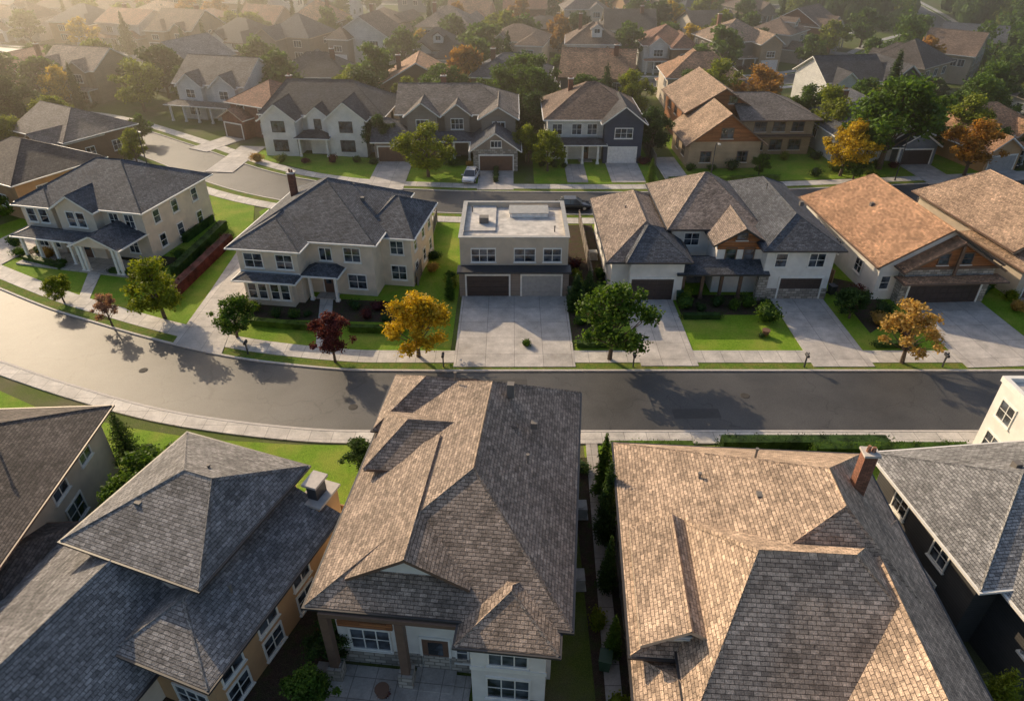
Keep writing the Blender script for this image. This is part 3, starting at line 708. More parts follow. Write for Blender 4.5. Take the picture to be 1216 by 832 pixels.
h.block(1.9, 6.0, -6.4, 3.0, 4.1, axis='y', slope=.5, ov=.6, off=-.6, i1=0, wpart='walls2')
h.block(-7.4, 2.4, -14.5, -2.9, 3.0, axis='y', slope=.56, ov=.7, off=1.6, i0=2.5, i1=0)
h.block(-6.4, -3.0, -3.3, 2.2, 3.3, axis='x', slope=.5, ov=.5)
h.win('f', -3.5, 2.4, 5.0, .9, .6, 1, 0)
for y in (-5.2, -2.6, .2): h.win('r', 6.0, y, 2.3, 1.3, 1.2, 2, 1); h.win('r', 6.0, y, .4, 1.3, 1.2, 2, 1)
h.win('f', -6.4, 4.5, 2.6, 1.3, 1.0, 2, 1); h.win('f', -6.4, 4.4, .5, 1.8, 1.3, 3, 1)
h.box('walls2', 4.4, 5.6, 3.01, 4.8, -.1, 4.6); h.box('cap', 4.25, 5.75, 2.95, 4.95, 4.6, 4.75)
h.box('metalbox', 4.7, 5.3, 3.4, 4.3, 4.75, 5.7); h.box('cap', 4.55, 5.45, 3.25, 4.45, 5.7, 5.85)
h.vent(.8, 1.2, 7.6); h.boxvent(-1.2, -1.6, 7.2); h.vent(4.8, -3, 5.0); h.vent(-1, -11, 5.4)
h.finish(9, -2)
h = House('taupe_roof_house', -3.4, 18.7, -6, dict(walls='w_white', walls2='w_stone', roof='r_big_taupe', fascia='trim_brown', gutter='trim_dark', frame='trim', wood='w_wood', columns='trim_brown', door='gd_brown'))
h.block(-5.2, 5.2, .9, 16.6, 5.6, axis='y', slope=.58, ov=.85, off=.9, i0=6.0, i1=4.2)
h.block(-3.9, .9, 1.6, 9, 6.15, z0=5.2, axis='y', slope=.58, ov=.5, i0=0, i1=0, gut=False)
h.block(-4.9, 2.0, 8.6, 12.4, 6.5, z0=5.2, axis='x', slope=.62, ov=.6, i0=2, i1=0, gut=False)
h.block(-5.6, -.8, 12.6, 17.0, 5.9, axis='x', slope=.75, ov=.6, i1=0)
h.block(1.6, 5.0, -.6, 3, 5.3, axis='y', slope=.5, ov=.55)
h.box('walls2', -5.3, 1.6, .82, .9, -.1, 1.1)
h.win('f', .9, -3.6, 1.2, 1.9, 1.5, 3, 1); h.win('f', .9, -3.4, 3.9, 1.8, 1.1, 3, 1); h.door('f', .9, -.4, 1.3, 2.3)
h.win('f', .9, .9, .9, .5, 1.9, 1, 2); h.win('f', -.6, 3.3, 3.3, 1.7, 1.5, 3, 1); h.win('f', -.6, 3.3, .7, 1.9, 1.5, 3, 1)
h.box('belt', 1.55, 5.05, -.64, -.6, 2.75, 3.0)
for x in (-5.2, -1.7): 
    h.box('columns', x-.2, x+.2, -.2, .2, 1.0, 4.9); h.box('walls2', x-.34, x+.34, -.34, .34, 0, 1.0)
h.box('columns', -5.4, 1.5, -.18, .12, 4.9, 5.15)
h.box('wood', -5.1, -2.4, .80, .9, 2.9, 3.3)
for y in (4, 8, 12): h.win('r', 5.2, y, 3.4, 1.2, 1.3, 2, 1); h.win('r', 5.2, y, .9, 1.2, 1.3, 2, 1); h.win('l', -5.2, y, 3.4, 1.2, 1.3, 2, 1)
h.vent(-1.5, 14.4, 8.2); h.box('vents', 1.8, 2.2, 12.6, 13.0, 8.2, 9.1); h.boxvent(3.5, 11, 7.8); h.vent(3.4, 8, 7.9)
h.drive(-6.4, 1.4, .6, 6, 'concrete_b', .1); h.finish(9, 9)
h = House('tan_roof_house', 11.7, 12, -4, dict(walls='w_beige', walls2='w_cream', roof='r_big_tan', fascia='trim_tan', gutter='trim_dark', frame='trim'))
h.block(-6.3, 6.5, 5.2, 17.4, 5.5, axis='y', slope=.62, ov=.7, off=2.3, i0=5.0, i1=6.2)
h.block(-4.4, 6.46, 2.0, 12.2, 5.7, axis='x', slope=.66, ov=.66, i0=3.2, i1=5.0)
h.block(-6.2, -3.2, 5.0, 10.5, 6.0, z0=4.8, axis='y', slope=.6, ov=.45, i0=0, i1=0, wpart='walls2', gut=False)
h.block(-6.28, -2.0, -2, 4.6, 4.5, axis='y', slope=.62, ov=.6)
h.block(1.3, 6.0, -1.2, 7.4, 6.25, z0=4.8, axis='y', slope=.8, ov=.55, i0=0, i1=0, wpart='walls2', gut=False)
h.win('f', 5.0, -4.7, 6.15, .8, .5, 1, 0)
h.chim(4.4, 12.6, 5.5, 10.1, .6, .55)
for y in (3, 7, 11): h.win('r', 6.5, y+3, 3.3, 1.2, 1.3, 2, 1)
for y in (7, 11, 14): h.win('l', -6.3, y, 3.3, 1.2, 1.3, 2, 1)
for x in (-3, 0, 3): h.win('b', 17.4, x, 3.3, 1.3, 1.3, 2, 1)
h.vent(-3, 13.5, 7.2); h.boxvent(-.6, 11.4, 8.2); h.vent(-.2, 14.2, 8.4)
h.finish(10, 8)
h = House('grey_roof_house', 28.3, 20.2, 6, dict(walls='w_dark', walls2='w_whiteside', roof='r_grey', fascia='trim', gutter='trim', frame='trim'))
h.block(-5.8, 7, 1.4, 9.8, 5.2, axis='x', slope=.5, ov=.6)
h.block(-4.6, 1.4, -1.2, 6, 5.0, axis='y', slope=.55, ov=.55)
h.block(2.4, 7.5, -2.0, 5, 3.2, axis='y', slope=.5, ov=.5, wpart='walls2')
h.roof(-4.4, 2.2, -3.2, -1.2, 2.7, axis='x', slope=.35, ov=.3, t=.15)
for x in (-4, -1, 2): h.column(x, -3, 2.7, .24)
h.win('f', -1.2, -3, 3.3, 1.3, 1.2, 2, 1); h.win('f', -1.2, -.2, 3.3, 1.3, 1.2, 2, 1); h.win('f', -1.2, -2.8, .8, 1.6, 1.3, 2, 1); h.door('f', -1.2, .2)
for y in (3, 6.5): h.win('l', -5.8, y+1, 3.2, 1.1, 1.2, 2, 1); h.win('l', -5.8, y+1, .8, 1.1, 1.2, 2, 1)
h.vent(3, 7, 6.9); h.boxvent(-1, 6.6, 7.2); h.finish(8)
h = House('white_flat_roof_house', 37.6, 30.2, 0, dict(walls='w_white', frame='trim'))
h.box('walls', -5.4, 6, 0, 6.0, -.1, 5.6); h.box('deck', -5.2, 5.8, .2, 5.8, 5.6, 5.7)
for (a, b_, c, d) in ((-5.5, 6.1, -.1, .22), (-5.5, 6.1, 5.78, 6.1), (-5.5, -5.18, .22, 5.78), (5.78, 6.1, .22, 5.78)): h.box('belt', a, b_, c, d, 5.6, 6.0)
for y in (1.6, 4.6): h.win('l', -5.4, y, 3.4, 1.3, 1.3, 2, 1); h.win('l', -5.4, y, .8, 1.3, 1.3, 2, 1)
h.box('vents', -2, -.8, 2, 3, 5.7, 6.4); h.finish(7, 3)

def slab(name, pts, z, mat):
    b = MB(); b.poly([(*p, z) for p in pts])
    for i in range(len(pts)):
        p, q = pts[i], pts[(i+1) % len(pts)]; b.poly([(*p, 0), (*q, 0), (*q, z), (*p, z)])
    addobj(name, b.mesh(name, M[mat], False))
slab('driveway', [(-29.2, 49.2), (-24.4, 47.5), (-25.6, 56), (-25.6, 72), (-30, 72), (-29.4, 58)], .128, 'concrete')
slab('garden_path', [(-16.6, 47.8), (-15.4, 47.8), (-17.2, 57.6), (-18.4, 57.4)], .09, 'sidewalk')
slab('garden_path', [(-41.2, 56.2), (-40.0, 55.6), (-42.6, 64.5), (-44.0, 64.4)], .09, 'sidewalk')
slab('garden_path', [(4.3, 13), (5.1, 13), (6.0, 36.6), (5.2, 36.6)], .09, 'concrete_b')
slab('driveway', [(-25.4, 13), (-20.6, 13), (-21.6, 27), (-23.8, 27)], .08, 'concrete_b')
slab('patio', [(20, 12), (34, 12), (34, 17.4), (20, 17.4)], .08, 'concrete_b')
fence([(-8.9, 28.8), (-9.6, 23.5)], 1.8); fence([(-10.6, 29.2), (-8.9, 28.8)], 1.6)
fence([(5.6, 14), (6.3, 33.5)], 1.7, 'w_fence_grey'); fence([(20.0, 14), (20.0, 30.5), (33, 30.1)], 1.7, 'w_fence_grey')
fence([(6.3, 31.6), (18.6, 30.8)], 1.5, 'w_fence_grey')
fence([(-24.2, 14), (-24.3, 33)], 1.6, 'w_fence_grey')
fence([(-9.3, 60), (-8.9, 76)], 1.6, 'w_fence_grey'); fence([(7.9, 60), (7.9, 75.5)], 1.6, 'w_fence_grey'); fence([(31.6, 60), (31.8, 76)], 1.6)
fence([(46.6, 62), (46.6, 77)], 1.6)
fence([(2.0, 98), (2.2, 114), (20.5, 114), (20.5, 96)], 1.7, 'w_fence_grey')
hedge((-32.6, 56.5), (-31.4, 70), 1.2, 1.3, 'purple'); hedge((-34.2, 62), (-33.4, 74), 1.2, 1.2, 'dark')
hedge((14.5, 35.9), (26, 35.9), 1.1, 1.1); hedge((20.5, 35.0), (31, 35), 1.0, 1.3, 'green'); hedge((5.5, 48.9), (9.2, 48.9), .7, .6)
hedge((-51.5, 65.6), (-46.5, 63.6), .9, .7); hedge((-41, 62.6), (-37.4, 61.9), .9, .7); hedge((6.8, 35.8), (12.6, 35.8), .8, .7, 'green')
hedge((21, 88.9), (36, 89.8), 1, 1, 'green'); hedge((-2.2, 89.2), (-2.2, 95), .8, .9)
hedge((-36.5, 70), (-35.6, 76), 1, 1.1); hedge((-23.4, 52.6), (-17.4, 51.6), .8, .7, 'green'); hedge((-14.4, 51.4), (-9.6, 51.2), .8, .7, 'green')
hedge((15.6, 53.6), (19, 53.6), .7, .6); hedge((31.0, 48.9), (34.6, 48.9), .7, .6)

tree(-31.7, 53.6, 6.2, 'lime', v=0, width=1.1)
tree(-42.4, 56.4, 3.1, 'lime', v=1, width=1.1); tree(-35.8, 52.2, 3.6, 'pink', 'sparse', v=1)
tree(-24.0, 50.3, 4.4, 'green', v=2, width=1.15); tree(-14.6, 46.5, 5.0, 'purple', v=3, width=.95)
tree(-7.8, 47.3, 6.4, 'yellow', v=1, width=1.1); tree(8.1, 46.9, 7.6, 'green', v=4, width=1.0)
tree(32.2, 46.4, 5.8, 'gold', 'sparse', v=2, width=1.25)
tree(5.9, 55, 3.8, 'dark', 'cypress', width=2.0); tree(7.2, 56.5, 3.6, 'dark', 'conifer', width=1.1); tree(-5.9, 57, 3.2, 'green', 'cypress', width=1.4)
tree(-11.5, 91.6, 7.4, 'lime', v=0, width=1.3); tree(5.0, 94, 6.2, 'lime', v=1); tree(18.6, 89, 3.6, 'green', 'conifer')
tree(52, 95, 13.5, 'green', v=2, width=1.2); tree(62.5, 92, 8, 'orange', v=3, width=1.2); tree(72, 109, 10, 'green', v=0, width=1.25)
tree(60, 113, 12.5, 'dark', 'cypress', width=1.3); tree(34, 91.8, 3.2, 'green'); tree(48, 99, 5, 'dark', 'conifer'); tree(46.5, 90.5, 3.4, 'green', width=1.5)
tree(3.5, 118, 10, 'green', v=1, width=1.1); tree(-60, 74.5, 4.4, 'green'); tree(-53.5, 96, 5.5, 'lime'); tree(-57, 89, 4.5, 'green')
tree(-80, 113, 9, 'dark'); tree(-60, 131, 7, 'green'); tree(-44, 131, 8, 'dark'); tree(-29, 120, 8, 'lime'); tree(20.5, 100, 7.5, 'dark', v=3); tree(2.6, 108, 8, 'dark')
tree(20, 118, 9, 'lime'); tree(2.4, 97.5, 6, 'lime', v=2); tree(-19.4, 101, 6.5, 'dark'); tree(-76, 92, 7, 'green'); tree(-14, 118, 8, 'green'); tree(47, 112, 8, 'green')
tree(-70, 106, 8, 'lime'); tree(-58, 107.5, 4.5, 'green'); tree(30, 122, 8, 'green'); tree(76, 98, 8, 'green'); tree(44.6, 104, 6, 'dark', 'cypress')
for x, y, hh, c in ((57.5, 103, 10, 'green'), (66.5, 101, 9, 'lime'), (80, 104, 11, 'green'), (86, 113, 10, 'dark'), (55.5, 112, 9, 'green'), (92, 104, 9, 'green'), (48, 106, 9, 'lime'), (79, 118, 10, 'green'), (68, 97, 6, 'green'),
                    (-88, 108, 9, 'green'), (-95, 118, 10, 'dark'), (-86, 131, 9, 'green'), (-66, 126, 9, 'lime'), (-100, 130, 10, 'green'), (-78, 100, 8, 'lime'), (-25, 119, 9, 'dark'), (-2, 121, 9, 'green'), (13, 120, 8, 'green'), (-40, 126, 8, 'green')):
    tree(x, y, hh, c, width=random.uniform(1.05, 1.25))
tree(5.45, 27.6, 6.4, 'dark', 'cypress', width=.95, v=0); tree(5.7, 31.2, 5.4, 'green', 'cypress', width=1.0, v=1); tree(5.2, 24.2, 4.4, 'dark', 'cypress', v=1)
tree(5.0, 20.2, 3.4, 'green', 'cypress', v=0, width=1.1)
tree(-25.8, 34.4, 4.6, 'dark', 'conifer', width=1.0); tree(-22.8, 31.2, 4.4, 'green', width=1.3); tree(-22.4, 28.6, 4.6, 'green', v=3, width=1.1)
tree(-23.0, 25.6, 4.0, 'lime', v=2, width=1.0); tree(21.4, 16.6, 4.8, 'lime', 'conifer', width=1.3); tree(20.6, 31.0, 3.0, 'green', width=1.2)
tree(-9.9, 33.6, 2.8, 'dark', v=3, width=1.3); tree(19.3, 25, 3, 'dark', 'cypress'); tree(-9.4, 17.4, 3.0, 'green', width=1.2); tree(-8.8, 20.2, 2.6, 'dark', width=1.2)
tree(30.8, 53.6, 3.2, 'dark', v=1, width=1.3); tree(47.0, 50.5, 3.4, 'green', width=1.3); tree(48.8, 54, 3, 'dark', 'conifer')
for x, y, s in ((-13.2, 53.6, 1.1), (-11.5, 53.2, .9), (-24, 55, 1.3), (-21.6, 53.9, 1), (-20, 53.8, 1.1), (-18.8, 54, .8), (-14.6, 55.3, 1.2), (-12.5, 55.2, 1.3), (-10.8, 55, 1),
                (16.2, 55.5, 1.5), (17.5, 55, 1), (19.2, 55.7, 1.2), (20.6, 55.2, 1.3), (22, 55.6, 1.5), (23.6, 55.6, 1.1), (16.6, 57, 1.6), (23, 53, 2.0),
                (33, 52.5, 1.5), (34.2, 54.5, 1.8), (31.5, 55.6, 1.6), (33, 57.4, 1.4), (34.4, 50.6, 1), (6.2, 52.6, 1.3), (7.6, 53.4, 1.6), (8.6, 51.4, 1.1), (6.8, 58.6, 1.4), (8.6, 58.2, 1.5), (6.6, 61, 1.3), (8.9, 61.5, 1.2), (6.6, 64, 1.5),
                (-5.9, 59.5, 1.2), (-6.1, 61.6, 1.0), (-8.2, 63, 1.3), (-8.3, 66, 1.2), (34, 36.2, 1.4), (-9, 35.4, 1.2), (-8.9, 32, 1.3), (-27.8, 33.4, 1.1), (-25.1, 35.6, .9),
                (4.6, 33.8, 1.2), (5.0, 17.6, 1.1), (4.5, 22, 1.1), (6.7, 34.4, 1.1), (-8.3, 24, 1), (-8.8, 22, 1.2), (-9.6, 15.8, 1.3), (3.8, 16.4, 1.2), (2.5, 16.6, 1.0), (.4, 17.2, .8), (-9.4, 18.6, 1.0),
                (47.6, 57, 1.5), (46.8, 55, 1.3), (46.5, 59, 1.2), (-53, 67, 1.3), (-51, 67.2, 1), (-49.4, 66.2, 1.2), (-38.4, 62.6, 1.2), (-36.4, 63.4, 1.4), (-47, 64.6, 1), (-54.6, 69, 1.5), (-35.4, 66, 1.3),
                (-37, 98, 1.5), (-33.6, 98, 1.6), (-30, 97.5, 1.2), (-26, 97.6, 1.5), (-22.6, 97.8, 1.3), (-20, 97, 1.3), (-13, 96.3, 1.5), (-8.6, 96.5, 1.5), (-6.2, 96, 1.2), (-3, 96.8, 1.3),
                (4.3, 96, 1.5), (6, 95.6, 1.3), (7.4, 95.4, 1), (19, 97, 1.5), (25, 94.2, 1.4), (28, 94.2, 1.2), (31, 94.4, 1.5), (36.5, 98, 1.5), (40, 99, 1.5), (44.6, 99.6, 1.7), (45.6, 94, 1.8), (42, 92, 1.5), (49, 90.6, 1.8), (47.6, 97, 2)):
    shrub(x, y, s)
shrub(1.2, 49, .9, 'green'); shrub(21.8, 50.4, .6, 'dark')

# ------------------------------------------------------------------ generated far houses
def seg_dist(x, y, R):
    best = 1e9
    for i in range(0, len(R)-1):
        a, b = R[i], R[i+1]; dx, dy = b.x-a.x, b.y-a.y; t = max(0, min(1, ((x-a.x)*dx+(y-a.y)*dy)/(dx*dx+dy*dy)))
        best = min(best, math.hypot(x-a.x-t*dx, y-a.y-t*dy))
    return best
roofs = ['r_slate', 'r_charcoal', 'r_brown', 'r_tan', 'r_taupe', 'r_red', 'r_greybrown', 'r_brown', 'r_orange', 'r_darkbrown', 'r_slate', 'r_grey']
walls = ['w_white', 'w_cream', 'w_beige', 'w_taupe', 'w_white', 'w_whiteside', 'w_tanside', 'w_brick', 'w_brownside', 'w_bluegrey', 'w_ochre', 'w_cream', 'w_whiteside']
def auto_house(x, y, rot, far):
    r = random; wn = r.choice(walls)
    nm = {'w_brick': 'brick_house', 'w_white': 'white_house', 'w_whiteside': 'white_siding_house', 'w_bluegrey': 'blue_grey_house'}.get(wn, 'suburban_house')
    tr = r.choice(['trim', 'trim', 'trim_tan', 'trim_brown'])
    H = House(nm, x, y, rot, dict(walls=wn, walls2=r.choice(walls), roof=r.choice(roofs), fascia=tr, gutter=tr, frame='trim', garage_door=r.choice(['gd_white', 'gd_brown', 'gd_grey', 'gd_dark'])))
    w = r.uniform(5.4, 7.0); d = r.uniform(9.5, 12.5); z = r.choice([5.3, 5.6, 5.9, 3.9, 4.4]); sd = r.choice([-1, 1]); sl = r.uniform(.42, .72)
    ga = r.random() < .5; ax = 'y' if r.random() < .3 else 'x'
    kw = dict(slope=sl if ax == 'x' else sl*.85, ov=.5, gut=not far, caps=not far)
    H.block(-w, w, 0, d, z, axis=ax, i0=0 if ga else None, i1=0 if ga else None, **kw)
    gw = r.uniform(4.8, 5.6); gx0 = -w-.3 if sd < 0 else w+.3-gw
    gz = r.choice([2.9, z-.15]); gy = -r.uniform(1.5, 4.5)
    H.block(gx0, gx0+gw, gy, 5.5, gz, axis='y', i0=r.choice([0, None]), i1=0, wpart='walls2' if r.random() < .4 else 'walls', slope=sl+.08, ov=.45, gut=not far, caps=not far)
    H.garage('f', gy, gx0+gw/2, gw-1.2, 2.2)
    if gz > 4: H.win('f', gy, gx0+gw/2, 3.0, 1.8, 1.1, 3, 1, simple=far)
    ox = -sd*w*.45
    if r.random() < .55:
        H.block(ox-2, ox+2, -.8, 5, z-.1, axis='y', i0=0, i1=0, slope=.75, ov=.4, gut=False, caps=False); fy = -.8
    else: fy = 0
    if z > 5: H.win('f', fy, ox, z-2.2, 1.9, 1.3, 3, 1, simple=far)
    H.win('f', fy, ox, .8, 2.0, 1.4, 3, 1, simple=far)
    if r.random() < .35:
        zz = z+sl*d*.22; H.block(w*.15-1.1, w*.15+1.1, d*.12, d*.5, zz+.9, z0=z, axis='y', i0=0, i1=0, slope=.7, ov=.3, gut=False, caps=False); H.win('f', d*.12, w*.15, zz+.1, 1.1, .8, 2, 0, simple=True)
    if r.random() < .7:
        a0, a1 = sorted((-sd*w, sd*(w-gw+.2)))
        H.roof(a0, a1, -2.6, fy-.02 if fy else 0, 2.75, axis='x', slope=.32, ov=.25, t=.15, gut=False, caps=False)
        for k in range(4): H.column(a0+.3+(a1-a0-.6)*k/3, -2.4, 2.75, .24)
    for f, pl in (('l', -w), ('r', w)):
        for yy in (6.8, d-1.8): H.win(f, pl, yy, z-2.2, 1.1, 1.25, 2, 0, simple=True)
    for xx in (-w*.6, 0, w*.6):
        H.win('b', d, xx, z-2.2, 1.4, 1.25, 2, 0, simple=True)
        if z > 5: H.win('b', d, xx, .7, 1.6, 1.6, 2, 0, simple=True)
    if r.random() < .45: H.chim(-sd*w*.5, d*.6, z, z+sl*d*.5+.9, .8, .7)
    if r.random() < .8: H.vent(w*.3, d*.35, z+1.7); H.boxvent(-w*.2, d*.7, z+1.7)
    H.finish(8.2); return gx0, gx0+gw, gy, H
nfar = 0
TREES_AUTO = []
for R in (RB, RC, RD, RE, RA, RG):
  for sgn in (1, -1):
    acc = 4.0
    for i in range(len(R)-1):
        a, b = R[i], R[i+1]; L = (b-a).length; d = (b-a).normalized()
        while acc < L:
            c = a+d*acc; n = Vector((-d.y, d.x, 0))*sgn
            fp = c+n*random.uniform(10.8, 14); ce = fp+n*6
            acc += 2.0
            half = 22+ce.y*.79
            if abs(ce.x) > half or ce.y > 372 or ce.y < 8: continue
            if ce.x > 88+max(0, 230-ce.y)*.6 and ce.y > 175: continue
            if R is RA and (-62 < ce.x < 64 or ce.y < 38): continue
            if R is RB and sgn < 0 and -58 < ce.x < 62: continue
            if any(math.hypot(ce.x-q[0], ce.y-q[1]) < 7.6+q[2] for q in HOUSES): continue
            if any(seg_dist(ce.x, ce.y, Q) < 12.2 for Q in ROADS if Q is not R) or seg_dist(ce.x, ce.y, RF) < 12: continue
            ang = math.degrees(math.atan2(d.y, d.x))+(0 if sgn > 0 else 180)+random.uniform(-9, 9)
            far = ce.y > 170
            g0, g1, gy, H = auto_house(fp.x, fp.y, ang, far); nfar += 1
            H.drive(g0+.4, g1-.4, gy, max(3, (fp-c).length+gy-3.6), random.choice(['concrete', 'concrete_b']))
            for k in range(2 if far else 5):
                lx = random.uniform(-6.5, 6.5)
                if g0-.4 < lx < g1+.4: continue
                X, Y = H.W(lx, -3.1); shrub(X, Y, random.uniform(1.1, 1.7))
            for k in range(6):
                lx = random.choice([-8.2, 8.2, random.uniform(-8, 8), random.uniform(-8, 8)]); ly = random.choice([-4.6, -6, 14.5, 16, 15, 5 if abs(lx) > 8 else 15])
                if ly < 0 and g0-1.5 < lx < g1+1.5: continue
                X, Y = H.W(lx, ly); TREES_AUTO.append((X, Y))
            acc += random.uniform(13, 17)
        acc -= L
placed = []
for X, Y in TREES_AUTO:
    if any(seg_dist(X, Y, Q) < 4.6 for Q in ROADS+[RF]): continue
    if any(math.hypot(X-q[0], Y-q[1]) < 6.8 for q in HOUSES): continue
    if any(math.hypot(X-q[0], Y-q[1]) < 3.5 for q in placed): continue
    placed.append((X, Y))
    if random.random() < .2: tree(X, Y, random.uniform(6, 11), 'dark', random.choice(['cypress', 'conifer']))
    else: tree(X, Y, random.uniform(5, 10.5), random.choice(['green', 'green', 'dark', 'lime', 'green', 'yellow', 'green', 'lime', 'green', 'orange', 'lime']), width=random.uniform(.95, 1.3))
print('far houses', nfar, 'trees', len(placed))
def wood(name, pts, hmin, hmax, color='green'):
    cents = []; rads = []
    for (x, y) in pts:
        hh = random.uniform(hmin, hmax)
        for k in range(7):
            a = random.uniform(0, 6.28); rr = random.uniform(0, 2.6)
            cents.append((x+rr*math.cos(a), y+rr*math.sin(a), hh*random.uniform(.35, .95))); rads.append((2.1, 2.1, 1.8))
    core = MB()
    for i, (x, y) in enumerate(pts): blob(2.4, 2.4, hmin*.36, hmin*.42, core, i, 8, 5, x, y)
    addobj(name, leaves_mesh(name, cents, rads, len(pts)*420, .42, LEAF[color], core=core, shell=.3))
def spots(cx, cy, rx, ry, n, rd=6):
    o = []
    for _ in range(n*8):
        x, y = random.uniform(-1, 1), random.uniform(-1, 1)
        if x*x+y*y < 1:
            X, Y = cx+x*rx, cy+y*ry
            if all(math.hypot(X-q[0], Y-q[1]) > 9 for q in HOUSES) and all(seg_dist(X, Y, Q) > rd for Q in ROADS): o.append((X, Y))
        if len(o) >= n: break
    return o
wood('distant_trees', spots(165, 225, 42, 60, 75), 9, 14); wood('distant_trees', spots(120, 245, 32, 40, 70), 9, 14, 'green')
wood('distant_trees', spots(120, 250, 40, 50, 30), 8, 12, 'lime')
wood('distant_trees', spots(110, 158, 26, 24, 34), 7, 11, 'green'); wood('distant_trees', spots(-20, 318, 90, 16, 26), 8, 11, 'green')
wood('distant_trees', [(random.uniform(-420, 420), random.uniform(385, 440)) for _ in range(200)], 9, 14, 'dark')

# ------------------------------------------------------------------ cars
M['lens'] = plain('lamp_lens', (.6, .55, .5), .15)
def car(x, y, rz, paint, suv=False, z=.02):
    e = bpy.data.objects.new('parked_suv' if suv else 'parked_car', None); COL.objects.link(e); e.location = (x, y, z); e.rotation_euler = (0, 0, rz)
    L = 2.25; W = .9; hb = .98 if suv else .84; hr = 1.68 if suv else 1.42
    def loft(secs, nm, mat):
        b = MB(); n = None
        for xx, pts in secs:
            n = len(pts)
            for (yy, zz) in pts: b.v.append((xx, yy, zz))
        m = len(secs)
        for k in range(m-1):
            for j in range(n):
                b.f.append((k*n+j, k*n+(j+1) % n, (k+1)*n+(j+1) % n, (k+1)*n+j))
        b.f.append(tuple(reversed(range(n)))); b.f.append(tuple((m-1)*n+j for j in range(n)))
        me = b.mesh(nm, mat, False)
        for p in me.polygons: p.use_smooth = True
        o = addobj(nm, me, parent=e)
        bm = o.modifiers.new('bev', 'BEVEL'); bm.width = .04; bm.segments = 2; bm.angle_limit = .5
        return o
    def sec(w, zb, zt): return [(-w*.94, zb), (-w, zb+.2), (-w, zt-.12), (-w*.9, zt), (w*.9, zt), (w, zt-.12), (w, zb+.2), (w*.94, zb)]
    loft([(-L, sec(W*.86, .35, hb-.18)), (-L+.15, sec(W*.96, .25, hb-.04)), (-1.2, sec(W, .22, hb)), (.7, sec(W, .22, hb)), (1.5, sec(W*.98, .22, hb-.1)), (L-.15, sec(W*.92, .25, hb-.2)), (L, sec(W*.8, .35, hb-.3))], 'body', paint)
    xb0, xb1 = (-2.1, -1.7) if suv else (-1.75, -1.1)
    gl = MB(); zb = hb-.02; zt = hr-.06
    gl.v = [(xb0, -W*.88, zb), (1.15, -W*.88, zb), (1.15, W*.88, zb), (xb0, W*.88, zb), (xb1, -W*.7, zt), (.35, -W*.7, zt), (.35, W*.7, zt), (xb1, W*.7, zt)]
    gl.f = [(0, 1, 5, 4), (1, 2, 6, 5), (2, 3, 7, 6), (3, 0, 4, 7), (4, 5, 6, 7)]
    addobj('windows', gl.mesh('windows', M['glass'], False), parent=e)
    rf = MB(); rf.box(xb1-.04, .40, -W*.73, W*.73, zt, hr)
    for sy in (-1, 1):
        for xa, xb in ((1.15, .35), (xb0, xb1), (-.35, -.35)):
            rf.tube([(xa, sy*W*.885, zb), (xb, sy*W*.715, zt)], [.04, .04], 5)
        rf.box(.75, .95, sy*(W+.02), sy*(W+.2), zb-.02, zb+.12)
    o = addobj('roof_and_pillars', rf.mesh('roof_and_pillars', paint, False), parent=e); bm = o.modifiers.new('bev', 'BEVEL'); bm.width = .03
    wh = MB(); hub = MB(); lt = MB()
    for xx in (-1.4, 1.38):
        for sy in (-1, 1):
            wh.tube([(xx, sy*(W-.2), .33), (xx, sy*(W+.015), .33)], [.33, .33], 18); hub.tube([(xx, sy*(W-.1), .33), (xx, sy*(W+.03), .33)], [.2, .18], 12)
    for sy in (-1, 1):
        lt.box(L-.12, L+.005, sy*.45, sy*.72, hb-.42, hb-.3); lt.box(-L-.005, -L+.1, sy*.5, sy*.74, hb-.36, hb-.22)
    addobj('wheels', wh.mesh('wheels', M['rubber'], False), parent=e); addobj('hubs', hub.mesh('hubs', M['metal'], False), parent=e); addobj('lights', lt.mesh('lights', M['lens'], False), parent=e)
def paint(n, c):
    m, nt, b, o = newmat(n); b.inputs['Base Color'].default_value = c4(c); b.inputs['Roughness'].default_value = .25; b.inputs['Metallic'].default_value = .3; b.inputs['Coat Weight'].default_value = .6; return m
pw = paint('paint_silver', (.55, .56, .58)); pk = paint('paint_black', (.03, .03, .035)); pb = paint('paint_blue', (.05, .08, .16)); pr_ = paint('paint_red', (.25, .03, .03)); pwh = paint('paint_white', (.80, .80, .80))
car(-5.6, 90.4, math.radians(-98), pwh, z=.13); car(7.5, 80.2, 0, pk); car(72, 97, math.radians(60), pk); car(-63, 107.5, math.radians(-38), pwh); car(-78.6, 122, math.radians(-20), pk)
car(-92, 126.5, math.radians(-17), pwh); car(80, 86.2, math.radians(5), pb)
for R, n in ((RC, 6), (RD, 6), (RE, 4)):
    for k in range(n):
        i = random.randrange(4, len(R)-4); d = (R[i+1]-R[i-1]).normalized(); q = R[i]+Vector((-d.y, d.x, 0))*random.choice([-2.5, 2.5])
        car(q.x, q.y, math.atan2(d.y, d.x), random.choice([pw, pk, pb, pwh, pr_]), random.random() < .5)

